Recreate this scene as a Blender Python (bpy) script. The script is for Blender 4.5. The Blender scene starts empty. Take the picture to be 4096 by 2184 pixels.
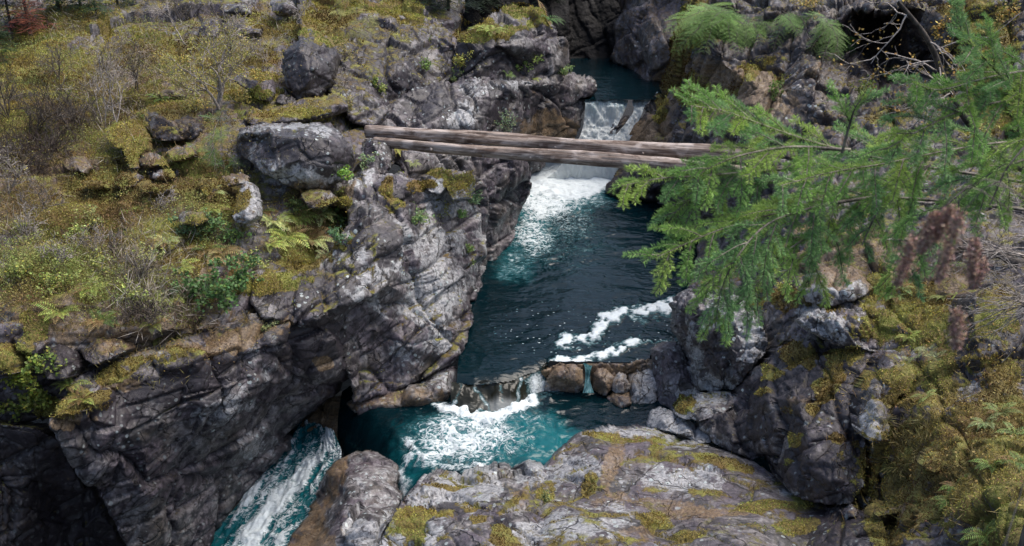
import bpy, math, random
import numpy as np
from mathutils import Vector, Matrix
from mathutils.geometry import delaunay_2d_cdt

random.seed(7)
SC = bpy.context.scene
COL = SC.collection

# ------------------------------------------------------------------ camera
# all layout is worked out on a 1024 x 546 survey of the view: (x, y, Y) is the
# sight line through x,y and the horizontal distance Y (metres) in front of the lens
FPX = 983.4
CX, CY = 512.0, 273.0
PITCH = math.radians(25.0)
CAMZ = 12.0
CAM = np.array([0.0, 0.0, CAMZ])
cP, sP = math.cos(PITCH), math.sin(PITCH)


def ray(x, y):
    """direction with forward component 1"""
    x = np.asarray(x, float); y = np.asarray(y, float)
    a = (x - CX) / FPX
    b = -(y - CY) / FPX
    return np.stack([a, cP + b * sP, -sP + b * cP], -1)


def W(x, y, Y):
    d = ray(x, y)
    t = np.asarray(Y, float) / d[..., 1]
    return CAM + d * t[..., None]


def WZ(x, y, z):
    d = ray(x, y)
    t = (z - CAMZ) / d[..., 2]
    return CAM + d * np.asarray(t)[..., None]


def proj(P):
    v = P - CAM
    dep = v[..., 1] * cP - v[..., 2] * sP
    up = v[..., 1] * sP + v[..., 2] * cP
    return CX + FPX * v[..., 0] / dep, CY - FPX * up / dep, dep


# ------------------------------------------------------------------ noise
def _hash(ix, iy, iz, seed):
    h = (ix * 374761393 + iy * 668265263 + iz * 1442695041 + seed * 974634777) & 0xFFFFFFFF
    h = h.astype(np.uint32)
    h ^= h >> np.uint32(13)
    h = h * np.uint32(1274126177)
    h ^= h >> np.uint32(16)
    h = h * np.uint32(2246822519)
    h ^= h >> np.uint32(15)
    return h


def vnoise(p, seed=0):
    """value noise, -1..1, p is N x 3"""
    c = np.floor(p).astype(np.int64)
    f = p - c
    f = f * f * f * (f * (f * 6 - 15) + 10)
    r = np.zeros(len(p))
    for dx in (0, 1):
        wx = f[:, 0] if dx else 1 - f[:, 0]
        for dy in (0, 1):
            wy = f[:, 1] if dy else 1 - f[:, 1]
            for dz in (0, 1):
                wz = f[:, 2] if dz else 1 - f[:, 2]
                h = _hash(c[:, 0] + dx, c[:, 1] + dy, c[:, 2] + dz, seed)
                r += wx * wy * wz * (h.astype(np.float64) / 4294967295.0)
    return r * 2 - 1


def fbm(p, octv=4, seed=0, gain=0.5):
    r = np.zeros(len(p)); a = 1.0; s = 0.0
    for o in range(octv):
        r += a * vnoise(p * (2.03 ** o) + 17.3 * o, seed + o)
        s += a; a *= gain
    return r / s


def facet(p, seed=0, slope=0.9):
    """broken-block noise: every cell is its own tilted plane; returns value and F2-F1"""
    c = np.floor(p).astype(np.int64)
    f = p - c
    n = len(p)
    F1 = np.full(n, 9.0); F2 = np.full(n, 9.0); V = np.zeros(n)
    for dx in (-1, 0, 1):
        for dy in (-1, 0, 1):
            for dz in (-1, 0, 1):
                a, b, d = c[:, 0] + dx, c[:, 1] + dy, c[:, 2] + dz
                h = _hash(a, b, d, seed)
                g = _hash(a, b, d, seed + 101)
                px = dx + 0.1 + 0.8 * (h & np.uint32(1023)).astype(float) / 1023 - f[:, 0]
                py = dy + 0.1 + 0.8 * ((h >> np.uint32(10)) & np.uint32(1023)).astype(float) / 1023 - f[:, 1]
                pz = dz + 0.1 + 0.8 * ((h >> np.uint32(20)) & np.uint32(1023)).astype(float) / 1023 - f[:, 2]
                D = px * px + py * py + pz * pz
                gx = (g & np.uint32(255)).astype(float) / 127.5 - 1
                gy = ((g >> np.uint32(8)) & np.uint32(255)).astype(float) / 127.5 - 1
                gz = ((g >> np.uint32(16)) & np.uint32(255)).astype(float) / 127.5 - 1
                v0 = ((g >> np.uint32(24)) & np.uint32(255)).astype(float) / 255 - 0.5
                val = v0 - slope * (gx * px + gy * py + gz * pz)
                m = D < F1
                F2 = np.where(m, F1, np.minimum(F2, D))
                V = np.where(m, val, V)
                F1 = np.where(m, D, F1)
    return V, np.sqrt(F2) - np.sqrt(F1)


def blocks(p, seed=0, tilt=0.9):
    """jointed rock: staggered tilted blocks between three joint sets; returns value and distance to the nearest joint"""
    z = np.zeros(len(p), np.int64)
    a = np.floor(p[:, 0]).astype(np.int64); fa = p[:, 0] - a
    h1 = _hash(a, z, z, seed).astype(float) / 4294967295.0
    p1 = p[:, 1] * (0.75 + 0.5 * h1) + 7.3 * h1
    b = np.floor(p1).astype(np.int64); fb = p1 - b
    h2 = _hash(a, b, z, seed + 1).astype(float) / 4294967295.0
    p2 = p[:, 2] * (0.75 + 0.5 * h2) + 5.1 * h2
    c = np.floor(p2).astype(np.int64); fc = p2 - c
    g = _hash(a, b, c, seed + 2)
    k = lambda s: ((g >> np.uint32(s)) & np.uint32(255)).astype(float) / 127.5 - 1
    val = 0.5 * k(24) + tilt * 0.6 * (k(0) * (fa - .5) + k(8) * (fb - .5) + k(16) * (fc - .5))
    d = np.minimum.reduce([fa, 1 - fa, fb, 1 - fb, fc, 1 - fc])
    return val, d


def rotm(rx, ry, rz):
    return np.array(Matrix.Rotation(rz, 3, 'Z') @ Matrix.Rotation(ry, 3, 'Y') @ Matrix.Rotation(rx, 3, 'X'))


# ------------------------------------------------------------------ linking
def tag(o, label=None, cat=None, group=None, kind=None):
    if label: o['label'] = label
    if cat: o['category'] = cat
    if group: o['group'] = group
    if kind: o['kind'] = kind
    return o


def mesh_np(name, V, F, mat=None, smooth=True, origin=None, parent=None, tris=None):
    """V N x 3; F quads M x 4 (and optional tris K x 3)"""
    V = np.asarray(V, float)
    me = bpy.data.meshes.new(name)
    loc = np.zeros(3) if origin is None else np.asarray(origin, float)
    nq = 0 if F is None else len(F)
    nt = 0 if tris is None else len(tris)
    me.vertices.add(len(V))
    me.vertices.foreach_set('co', (V - loc).astype(np.float32).ravel())
    idx = []
    if nq: idx.append(np.asarray(F, np.int32).ravel())
    if nt: idx.append(np.asarray(tris, np.int32).ravel())
    idx = np.concatenate(idx)
    me.loops.add(len(idx))
    me.loops.foreach_set('vertex_index', idx)
    tot = np.concatenate([np.full(nq, 4, np.int32), np.full(nt, 3, np.int32)])
    st = np.concatenate([[0], np.cumsum(tot)[:-1]]).astype(np.int32)
    me.polygons.add(nq + nt)
    me.polygons.foreach_set('loop_start', st)
    me.polygons.foreach_set('use_smooth', np.full(nq + nt, smooth))
    me.update(calc_edges=True)
    me.validate()
    if mat: me.materials.append(mat)
    o = bpy.data.objects.new(name, me)
    o.location = loc
    COL.objects.link(o)
    if parent is not None: o.parent = parent
    return o


def set_attr(o, name, arr):
    me = o.data
    a = me.attributes.new(name, 'FLOAT_COLOR', 'POINT')
    a.data.foreach_set('color', np.asarray(arr, np.float32).ravel())


# ------------------------------------------------------------------ shared survey rasters
GS = 1.15
GX0, GX1, GY0, GY1 = -202.0, 1226.0, -62.0, 606.0
NX = int((GX1 - GX0) / GS) + 1
NY = int((GY1 - GY0) / GS) + 1
ZB = np.full((NY, NX), 1e9)
PB = np.zeros((NY, NX, 3))
NB = np.zeros((NY, NX, 3))
MB_ = np.zeros((NY, NX))          # moss on the visible surface
KB = np.full((NY, NX), -1, int)   # which body
BODIES = []


def smin_poly_mask(xs, ys, poly):
    inside = np.zeros(xs.shape, bool)
    n = len(poly); j = n - 1
    for i in range(n):
        xi, yi = poly[i][:2]; xj, yj = poly[j][:2]
        if yi != yj:
            c = ((yi > ys) != (yj > ys)) & (xs < (xj - xi) * (ys - yi) / (yj - yi) + xi)
            inside ^= c
        j = i
    return inside


def boxblur(a, k):
    if k < 1: return a
    for ax in (0, 1):
        pad = [(0, 0), (0, 0)]; pad[ax] = (k + 1, k)
        c = np.cumsum(np.pad(a, pad), axis=ax)
        n = a.shape[ax]
        if ax == 0: a = (c[2 * k + 1:2 * k + 1 + n] - c[:n])
        else: a = (c[:, 2 * k + 1:2 * k + 1 + n] - c[:, :n])
    return a / (2 * k + 1) ** 2


# paint: what grows or lies on the stone: R moss, G pale mineral/lichen, B warm litter, A black crust and painted cave shade
PAINT = []   # (channel, x, y, rx, ry, value, angle)


def paint_eval(x, y, base, seed):
    out = np.tile(np.asarray(base, float), (len(x), 1))
    q = np.stack([x / 22.0, y / 22.0, np.zeros_like(x) + seed * 3.1], -1)
    w1 = fbm(q, 4, 5, .7) * 1.15
    for ch, px, py, rx, ry, v, ang in PAINT:
        ca, sa = math.cos(ang), math.sin(ang)
        dx = (x - px); dy = (y - py)
        u = (dx * ca + dy * sa) / rx
        w = (-dx * sa + dy * ca) / ry
        r = np.sqrt(u * u + w * w) + w1
        k = np.clip((1.25 - r) / 0.5, 0, 1)
        k = k * k * (3 - 2 * k)
        out[:, ch] += v * k
    return np.clip(out, 0, 1)


def body(name, outline, inner=(), mat=None, kind=None, label=None, cat=None, group=None,
         oct_=((1.3, 0.26), (0.6, 0.08), (0.25, 0.022)), rough=0.012, lump=(0.9, 0.045), aniso=(1, 1, 1), rot=(0.35, 0.5, 0.3),
         smooth=2, rnd=5, rnd_d=0.35, thick=1.0, base=(0.15, 0.2, 0.1, 0.3), seed=None, edges=(), slope=0.9, crack=0.5, cmoss=0.0, pm=1.0):
    seed = len(BODIES) * 13 + 5 if seed is None else seed
    pts = list(outline) + list(inner)
    n = len(outline)
    v2 = [Vector((p[0], p[1])) for p in pts]
    inv = np.array([ray(p[0], p[1])[1] / p[2] for p in pts])
    res = delaunay_2d_cdt(v2, [(i, (i + 1) % n) for i in range(n)] + list(edges), [], 0, 1e-4)
    ov, of = res[0], res[2]
    oi = np.zeros(len(ov))
    for k, src in enumerate(res[3]):
        if src: oi[k] = np.mean([inv[s] for s in src])
        else:
            d = np.array([(ov[k] - q).length for q in v2]); w = 1 / (d + 1e-3) ** 2
            oi[k] = (w * inv).sum() / w.sum()
    xs0 = min(p[0] for p in outline); xs1 = max(p[0] for p in outline)
    ys0 = min(p[1] for p in outline); ys1 = max(p[1] for p in outline)
    i0 = max(0, int((xs0 - GX0) / GS) - 3); i1 = min(NX - 1, int((xs1 - GX0) / GS) + 4)
    j0 = max(0, int((ys0 - GY0) / GS) - 3); j1 = min(NY - 1, int((ys1 - GY0) / GS) + 4)
    gx, gy = np.meshgrid(GX0 + GS * np.arange(i0, i1 + 1), GY0 + GS * np.arange(j0, j1 + 1))
    # ragged the outline a little so that no edge is a ruled line
    q = np.stack([gx.ravel() / 9.0, gy.ravel() / 9.0, np.full(gx.size, seed * 1.7)], -1)
    wx = (fbm(q, 3, seed) * 2.2).reshape(gx.shape); wy = (fbm(q + 40, 3, seed + 3) * 2.2).reshape(gx.shape)
    hx, hy = gx + wx, gy + wy
    rg_ = min(1.0, min(xs1 - xs0, ys1 - ys0) / 60.0)
    hx, hy = gx + wx * rg_, gy + wy * rg_
    mask = smin_poly_mask(hx, hy, outline)
    D = np.full(gx.shape, np.nan)
    for f in of:
        if len(f) < 3: continue
        for t in range(1, len(f) - 1):
            a, b, c = f[0], f[t], f[t + 1]
            A, B, Cc = ov[a], ov[b], ov[c]
            det = (B.y - Cc.y) * (A.x - Cc.x) + (Cc.x - B.x) * (A.y - Cc.y)
            if abs(det) < 1e-9: continue
            bx0 = min(A.x, B.x, Cc.x) - 5; bx1 = max(A.x, B.x, Cc.x) + 5
            by0 = min(A.y, B.y, Cc.y) - 5; by1 = max(A.y, B.y, Cc.y) + 5
            m = (hx >= bx0) & (hx <= bx1) & (hy >= by0) & (hy <= by1)
            jj, ii = np.nonzero(m)
            if not len(jj): continue
            px, py = hx[jj, ii], hy[jj, ii]
            l1 = ((B.y - Cc.y) * (px - Cc.x) + (Cc.x - B.x) * (py - Cc.y)) / det
            l2 = ((Cc.y - A.y) * (px - Cc.x) + (A.x - Cc.x) * (py - Cc.y)) / det
            l3 = 1 - l1 - l2
            k = (l1 > -1e-6) & (l2 > -1e-6) & (l3 > -1e-6)
            D[jj[k], ii[k]] = l1[k] * oi[a] + l2[k] * oi[b] + l3[k] * oi[c]
    # fill outwards so that normals and blur are sound at the rim
    for it in range(8):
        bad = np.isnan(D)
        if not bad.any(): break
        s = boxblur(np.where(bad, 0, D), 1); w = boxblur((~bad).astype(float), 1)
        D = np.where(bad & (w > 1e-6), s / np.maximum(w, 1e-6), D)
    D = np.where(np.isnan(D), np.nanmean(D), D)
    for it in range(2): D = boxblur(np.pad(D, smooth, mode='edge'), smooth)[smooth:-smooth, smooth:-smooth] if smooth else D
    T = 1.0 / np.maximum(D, 1e-4)
    # round the rim
    if rnd > 0:
        e = np.zeros(gx.shape); cur = mask.copy()
        for it in range(rnd):
            e += cur
            p = np.pad(cur, 1)
            cur = cur & p[:-2, 1:-1] & p[2:, 1:-1] & p[1:-1, :-2] & p[1:-1, 2:]
        u = np.clip(1 - e / rnd, 0, 1)
        T = T + np.where(mask, rnd_d * (1 - np.sqrt(np.clip(1 - u * u, 0, 1))), 0)
    P = CAM + ray(gx, gy) * T[..., None]
    S = boxblur(np.pad(T, 3, mode='edge'), 3)[3:-3, 3:-3]
    Q = CAM + ray(gx, gy) * S[..., None]
    du = np.gradient(Q, axis=1); dv = np.gradient(Q, axis=0)
    Nn = np.cross(dv, du)
    Nn /= np.linalg.norm(Nn, axis=-1, keepdims=True) + 1e-9
    vdir = P - CAM
    flip = (Nn * vdir).sum(-1) > 0
    Nn[flip] *= -1
    jj, ii = np.nonzero(mask)
    p = P[jj, ii]; nn = Nn[jj, ii]
    # displacement
    R = rotm(*rot) / np.asarray(aniso, float)[:, None]
    pr = p @ R.T
    warp = np.stack([fbm(p * 1.1 + 3, 3, seed + 1), fbm(p * 1.1 + 31, 3, seed + 2), fbm(p * 1.1 + 63, 3, seed + 3)], -1)
    disp = lump[1] * fbm(p / lump[0], 2, seed + 9) * 1.6
    crk = np.zeros(len(p))
    for k, (s, a) in enumerate(oct_):
        Rk = np.array(Matrix.Rotation(.55 * k, 3, 'Z') @ Matrix.Rotation(.4 * k, 3, 'X'))
        V, dF = blocks((pr @ Rk.T) / s + warp * (.13 if k == 0 else .10) / s ** .4 + 7.7 * k, seed + 20 * k, slope)
        disp += a * V
        disp -= crack * a * np.exp(-dF / 0.028)
        if k < 2: crk = np.maximum(crk, np.exp(-dF / (.07 if k == 0 else .10)))
    disp += rough * fbm(p * 6.0, 4, seed + 77, .6)
    # keep grazing surfaces from shooting sideways
    vd = vdir[jj, ii]; vd = vd / np.linalg.norm(vd, axis=-1, keepdims=True)
    dirn = nn * 0.75 - vd * 0.25
    p2 = p + dirn * disp[:, None]
    # faces
    idx = np.full(gx.shape, -1, int); idx[jj, ii] = np.arange(len(jj))
    a, b, c, d = idx[:-1, :-1], idx[:-1, 1:], idx[1:, 1:], idx[1:, :-1]
    ok = (a >= 0) & (b >= 0) & (c >= 0) & (d >= 0)
    F = np.stack([a[ok], d[ok], c[ok], b[ok]], -1)
    # closed back: skirt rings from the rim
    E = np.concatenate([F[:, [0, 1]], F[:, [1, 2]], F[:, [2, 3]], F[:, [3, 0]]])
    key = E.min(1).astype(np.int64) * 10_000_000 + E.max(1)
    _, first, cnt = np.unique(key, return_index=True, return_counts=True)
    BE = E[first[cnt == 1]]
    rim = np.unique(BE)
    cen = p2.mean(0)
    back = np.array([0.0, 0.9, -0.45])
    nv = len(p2)
    rp = p2[rim]
    ring1 = rp + back * thick * 0.5 + (cen - rp) * 0.04
    ring2 = rp + back * thick + (cen - rp) * 0.35
    apex = cen + back * thick * 1.05
    mp = np.full(nv, -1, int); mp[rim] = np.arange(len(rim))
    e0, e1 = mp[BE[:, 0]], mp[BE[:, 1]]
    nr = len(rim)
    Fs = np.concatenate([
        np.stack([BE[:, 1], BE[:, 0], nv + e0, nv + e1], -1),
        np.stack([nv + e1, nv + e0, nv + nr + e0, nv + nr + e1], -1)])
    Tr = np.stack([nv + nr + e1, nv + nr + e0, np.full(len(e0), nv + 2 * nr)], -1)
    V = np.concatenate([p2, ring1, ring2, apex[None]])
    pa = paint_eval(gx[jj, ii], gy[jj, ii], base, seed)
    pa[:, 0] = base[0] + (pa[:, 0] - base[0]) * pm
    if cmoss: pa[:, 0] = np.clip(pa[:, 0] + cmoss * crk * np.clip(.6 + 1.2 * fbm(p * .9, 3, seed + 5), 0, 1), 0, 1)
    pall = np.concatenate([pa, pa[rim], pa[rim], pa[rim[:1]]])
    lo = V[:, 2].min()
    origin = (float(cen[0]), float(cen[1]), float(lo)) if kind != 'structure' else None
    o = mesh_np(name, V, np.concatenate([F, Fs]), mat or M['rock'], True, origin, tris=Tr)
    set_attr(o, 'paint', pall)
    tag(o, label, cat, group, kind)
    # survey rasters
    gi, gj = ii + i0, jj + j0
    _, _, dep = proj(p2)
    nearer = dep < ZB[gj, gi]
    gi, gj = gi[nearer], gj[nearer]
    ZB[gj, gi] = dep[nearer]; PB[gj, gi] = p2[nearer]; NB[gj, gi] = nn[nearer]
    MB_[gj, gi] = pa[nearer, 0]; KB[gj, gi] = len(BODIES)
    BODIES.append(o)
    return o


def at(x, y):
    """the visible ground point under survey position x,y and its normal"""
    i = int(round((x - GX0) / GS)); j = int(round((y - GY0) / GS))
    i = min(max(i, 0), NX - 1); j = min(max(j, 0), NY - 1)
    return PB[j, i].copy(), NB[j, i].copy()


# ------------------------------------------------------------------ materials
M = {}


class NT:
    def __init__(s, name):
        s.m = bpy.data.materials.new(name); s.m.use_nodes = True
        s.t = s.m.node_tree; s.t.nodes.clear()

    def n(s, typ, **kw):
        nd = s.t.nodes.new(typ)
        ins = kw.pop('ins', {})
        for k, v in kw.items(): setattr(nd, k, v)
        for k, v in ins.items():
            if isinstance(v, tuple) and len(v) == 2 and hasattr(v[0], 'outputs'):
                s.t.links.new(v[0].outputs[v[1]], nd.inputs[k])
            else: nd.inputs[k].default_value = v
        return nd

    def math(s, op, a, b=None, c=None, clamp=False):
        nd = s.t.nodes.new('ShaderNodeMath'); nd.operation = op; nd.use_clamp = clamp
        for k, v in enumerate((a, b, c)):
            if v is None: continue
            if isinstance(v, tuple): s.t.links.new(v[0].outputs[v[1]], nd.inputs[k])
            else: nd.inputs[k].default_value = v
        return (nd, 0)

    def mix(s, fac, a, b, blend='MIX'):
        nd = s.t.nodes.new('ShaderNodeMix'); nd.data_type = 'RGBA'; nd.blend_type = blend
        for k, v in ((0, fac), (6, a), (7, b)):
            if isinstance(v, tuple) and hasattr(v[0], 'outputs'): s.t.links.new(v[0].outputs[v[1]], nd.inputs[k])
            else: nd.inputs[k].default_value = v if not isinstance(v, tuple) else (*v, 1) if len(v) == 3 else v
        return (nd, 2)

    def step(s, v, lo, hi):
        nd = s.t.nodes.new('ShaderNodeMapRange'); nd.interpolation_type = 'SMOOTHSTEP'
        nd.inputs[1].default_value = lo; nd.inputs[2].default_value = hi
        s.t.links.new(v[0].outputs[v[1]], nd.inputs[0])
        return (nd, 0)

    def noise(s, vec, scale, detail=6, rough=0.55, dist=0.0, out=0):
        nd = s.n('ShaderNodeTexNoise', ins={'Scale': scale, 'Detail': detail, 'Roughness': rough, 'Distortion': dist})
        s.t.links.new(vec[0].outputs[vec[1]], nd.inputs['Vector'])
        return (nd, out)

    def voro(s, vec, scale, feature='F1', out='Distance', rand=1.0):
        nd = s.n('ShaderNodeTexVoronoi', feature=feature, ins={'Scale': scale, 'Randomness': rand})
        s.t.links.new(vec[0].outputs[vec[1]], nd.inputs['Vector'])
        return (nd, out)

    def mapping(s, vec, scale=(1, 1, 1), rot=(0, 0, 0)):
        nd = s.n('ShaderNodeMapping', ins={'Scale': scale, 'Rotation': rot})
        s.t.links.new(vec[0].outputs[vec[1]], nd.inputs['Vector'])
        return (nd, 0)

    def bump(s, h, strength, dist, normal=None):
        nd = s.n('ShaderNodeBump', ins={'Strength': strength, 'Distance': dist, 'Height': h})
        if normal: s.t.links.new(normal[0].outputs[normal[1]], nd.inputs['Normal'])
        return (nd, 0)

    def out(s, sh):
        o = s.n('ShaderNodeOutputMaterial')
        s.t.links.new(sh[0].outputs[sh[1]], o.inputs['Surface'])
        return s.m


def make_rock():
    t = NT('rock')
    g = t.n('ShaderNodeNewGeometry'); pos = (g, 'Position')
    sx = t.n('ShaderNodeSeparateXYZ', ins={'Vector': (g, 'Normal')}); nz = (sx, 'Z')
    at_ = t.n('ShaderNodeAttribute', attribute_name='paint')
    ch = t.n('ShaderNodeSeparateColor', ins={'Color': (at_, 'Color')})
    moss, pale, warm, black = (ch, 0), (ch, 1), (ch, 2), (at_, 'Alpha')
    strk = t.mapping(pos, (1.0, 1.0, 0.28), (0.35, 0.5, 0.2))
    n1 = t.noise(pos, 0.9, 8, 0.62, 0.4)
    n2 = t.noise(strk, 2.3, 8, 0.65, 0.8)
    n3 = t.noise(pos, 5.5, 8, 0.7, 0.3)
    n4 = t.noise(pos, 22, 5, 0.7)
    n5 = t.noise(pos, 1.7, 7, 0.6, 0.2)
    c = t.mix(t.step(n2, 0.42, 0.60), (0.046, 0.043, 0.044), (0.195, 0.183, 0.184))
    c = t.mix(t.math('MULTIPLY', t.step(n1, 0.42, 0.62), 0.75), c, (0.112, 0.092, 0.114))
    c = t.mix(t.math('MULTIPLY', t.step(n5, 0.5, 0.68), 0.5), c, (0.125, 0.098, 0.074))
    # pale weathered patches
    pm = t.math('ADD', t.math('MULTIPLY', n3, 0.55), t.math('MULTIPLY', n2, 0.45))
    pm = t.math('ADD', pm, t.math('MULTIPLY', pale, 0.30))
    pf = t.step(pm, 0.655, 0.745)
    c = t.mix(t.math('MULTIPLY', pf, 0.85), c, t.mix(t.step(n4, .3, .7), (0.24, 0.25, 0.265), (0.42, 0.425, 0.43)))
    # black crust lichen, and the painted cave shade
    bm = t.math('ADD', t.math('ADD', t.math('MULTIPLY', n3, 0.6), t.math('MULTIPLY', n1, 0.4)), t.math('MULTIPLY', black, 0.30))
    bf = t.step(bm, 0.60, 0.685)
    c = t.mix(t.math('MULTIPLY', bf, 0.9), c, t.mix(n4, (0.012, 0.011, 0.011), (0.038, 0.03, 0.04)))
    grit = t.noise(pos, 13, 9, 0.78)
    c = t.mix(1.0, c, t.mix(t.step(grit, .34, .66), (.5, .5, .5), (1.45, 1.44, 1.45)), 'MULTIPLY')
    # round blue-grey lichen spots, in colonies
    v1 = t.voro(pos, 7.0); v1c = t.voro(pos, 7.0, out='Color')
    vr = t.n('ShaderNodeSeparateColor', ins={'Color': v1c})
    rad = t.math('MULTIPLY_ADD', (vr, 0), 0.40, -0.05)
    col_ = t.step(t.noise(pos, 1.3, 4, 0.6), 0.44, 0.54)
    d1 = t.math('ADD', v1, t.math('MULTIPLY', t.math('SUBTRACT', n4, 0.5), 0.22))
    sp = t.math('SUBTRACT', rad, d1)
    spf = t.math('MULTIPLY', t.math('MULTIPLY', t.step(sp, -0.02, 0.03), col_), t.math('MULTIPLY_ADD', pale, 1.3, 0.10, clamp=True))
    c = t.mix(t.math('MULTIPLY', spf, 0.9), c, t.mix((vr, 1), (0.36, 0.43, 0.45), (0.52, 0.57, 0.55)))
    # thin dark joints: three families of long wavering planes
    wob = t.n('ShaderNodeVectorMath', operation='MULTIPLY_ADD', ins={0: (t.noise(pos, 1.1, 4, 0.6)[0], 'Color'), 1: (0.55, 0.55, 0.55), 2: pos})
    jf = None
    for (nx, ny, nz_, sc, mk, wd) in ((.55, .35, -.76, 1.6, .42, .022), (.80, -.50, .33, 1.1, .45, .02), (.2, .9, .5, 2.3, .50, .028), (.62, .2, -.75, 4.6, .53, .05)):
        dt = t.n('ShaderNodeVectorMath', operation='DOT_PRODUCT', ins={0: (wob, 0), 1: (nx * sc, ny * sc, nz_ * sc)})
        fr = t.math('ABSOLUTE', t.math('SUBTRACT', t.math('FRACT', (dt, 'Value')), 0.5))
        ln = t.math('MULTIPLY', t.step(fr, wd, wd * .25), t.step(t.noise(pos, 0.8 + .4 * sc, 3, .6), mk, mk + .06))
        jf = ln if jf is None else t.math('MAXIMUM', jf, ln)
    c = t.mix(t.math('MULTIPLY', jf, 0.8), c, (0.020, 0.017, 0.016))
    # warm litter: needles, soil, water-stained tan
    wm = t.math('ADD', t.math('MULTIPLY', n3, 0.6), t.math('MULTIPLY', warm, 0.55))
    wf = t.step(wm, 0.48, 0.68)
    wc = t.mix(t.step(n4, 0.35, 0.65), (0.085, 0.052, 0.026), (0.27, 0.185, 0.10))
    c = t.mix(t.math('MULTIPLY', wf, 0.8), c, wc)
    # moss
    mm = t.math('ADD', t.math('MULTIPLY', n3, 0.75), t.math('MULTIPLY', n5, 0.35))
    mm = t.math('ADD', mm, t.math('MULTIPLY', moss, 0.62))
    mm = t.math('ADD', mm, t.math('MULTIPLY_ADD', nz, 0.34, -0.12))
    mf = t.step(mm, 0.86, 1.02)
    mc = t.mix(t.step(n4, 0.3, 0.7), (0.052, 0.042, 0.012), (0.275, 0.21, 0.052))
    mc = t.mix(t.math('MULTIPLY', t.step(n5, 0.48, 0.62), 0.7), mc, (0.26, 0.275, 0.062))
    mc = t.mix(t.math('MULTIPLY', t.step(n1, 0.52, 0.66), 0.7), mc, (0.17, 0.10, 0.03))
    c = t.mix(mf, c, mc)
    # relief
    h = t.math('ADD', t.math('MULTIPLY', n3, 0.22), t.math('MULTIPLY', grit, 0.26))
    h = t.math('SUBTRACT', h, t.math('MULTIPLY', jf, 0.5))
    fine = t.noise(pos, 60, 4, 0.7)
    h = t.math('ADD', h, t.math('MULTIPLY', t.math('MULTIPLY', fine, mf), 0.5))
    b1 = t.bump(n2, 0.3, 0.05)
    b2 = t.bump(h, 1.0, 0.06, b1)
    rg = t.math('MULTIPLY_ADD', mf, 0.3, t.math('MULTIPLY_ADD', n3, 0.45, 0.24))
    p = t.n('ShaderNodeBsdfPrincipled', ins={'Base Color': c, 'Roughness': rg, 'Normal': b2, 'Specular IOR Level': 0.5})
    M['rock'] = t.out((p, 0))


def make_shade_rock():  # near-black base colour carries the shade of the far canyon
    t = NT('shade_rock')
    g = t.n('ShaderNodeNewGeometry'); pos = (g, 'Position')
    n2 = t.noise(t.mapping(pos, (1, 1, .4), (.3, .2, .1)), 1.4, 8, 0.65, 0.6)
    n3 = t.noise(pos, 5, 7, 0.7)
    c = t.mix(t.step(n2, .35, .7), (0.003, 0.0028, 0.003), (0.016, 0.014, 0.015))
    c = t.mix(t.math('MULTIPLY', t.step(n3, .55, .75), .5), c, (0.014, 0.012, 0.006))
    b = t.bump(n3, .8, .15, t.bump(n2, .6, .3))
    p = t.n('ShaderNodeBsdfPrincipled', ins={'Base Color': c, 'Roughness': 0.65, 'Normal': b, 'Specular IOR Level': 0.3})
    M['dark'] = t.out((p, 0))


def make_leafmat(name, trans=0.25, rough=0.55, spec=0.3):
    t = NT(name)
    a = t.n('ShaderNodeAttribute', attribute_name='col')
    p = t.n('ShaderNodeBsdfPrincipled', ins={'Base Color': (a, 'Color'), 'Roughness': rough, 'Specular IOR Level': spec})
    if trans > 0:
        tr = t.n('ShaderNodeBsdfTranslucent', ins={'Color': (a, 'Color')})
        mx = t.n('ShaderNodeMixShader', ins={0: trans})
        t.t.links.new(p.outputs[0], mx.inputs[1]); t.t.links.new(tr.outputs[0], mx.inputs[2])
        M[name] = t.out((mx, 0))
    else: M[name] = t.out((p, 0))


def make_bark(name, c0, c1, scale=30):
    t = NT(name)
    tc = t.n('ShaderNodeTexCoord')
    n = t.noise(t.mapping((tc, 'Object'), (1, 1, .3)), scale, 6, .65)
    n2 = t.noise((tc, 'Object'), scale * .25, 4, .6)
    c = t.mix(t.step(n, .35, .65), c0, c1)
    c = t.mix(t.math('MULTIPLY', t.step(n2, .5, .65), .5), c, tuple(min(1, v * 1.8) for v in c1))
    p = t.n('ShaderNodeBsdfPrincipled', ins={'Base Color': c, 'Roughness': .8, 'Normal': t.bump(n, .6, .01)})
    M[name] = t.out((p, 0))


def make_log():
    t = NT('weathered_wood')
    tc = t.n('ShaderNodeTexCoord'); o = (tc, 'Object')
    n1 = t.noise(t.mapping(o, (.35, 6, 6)), 3.0, 8, .65, .3)
    n2 = t.noise(t.mapping(o, (1.2, 2.2, 2.2)), 1.3, 6, .6, .5)
    n3 = t.noise(t.mapping(o, (.6, 14, 14)), 4, 5, .7)
    c = t.mix(t.step(n1, .35, .68), (0.105, 0.074, 0.060), (0.42, 0.345, 0.295))
    c = t.mix(t.math('MULTIPLY', t.step(n2, .5, .66), .75), c, (0.55, 0.48, 0.44))
    c = t.mix(t.math('MULTIPLY', t.step(n2, .46, .34), .8), c, (0.085, 0.05, 0.036))
    c = t.mix(t.math('MULTIPLY', t.step(n3, .52, .66), .6), c, (0.045, 0.03, 0.024))
    h = t.math('ADD', n1, t.math('MULTIPLY', n3, .5))
    p = t.n('ShaderNodeBsdfPrincipled', ins={'Base Color': c, 'Roughness': .75, 'Normal': t.bump(h, .9, .02), 'Specular IOR Level': .3})
    M['log'] = t.out((p, 0))


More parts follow.
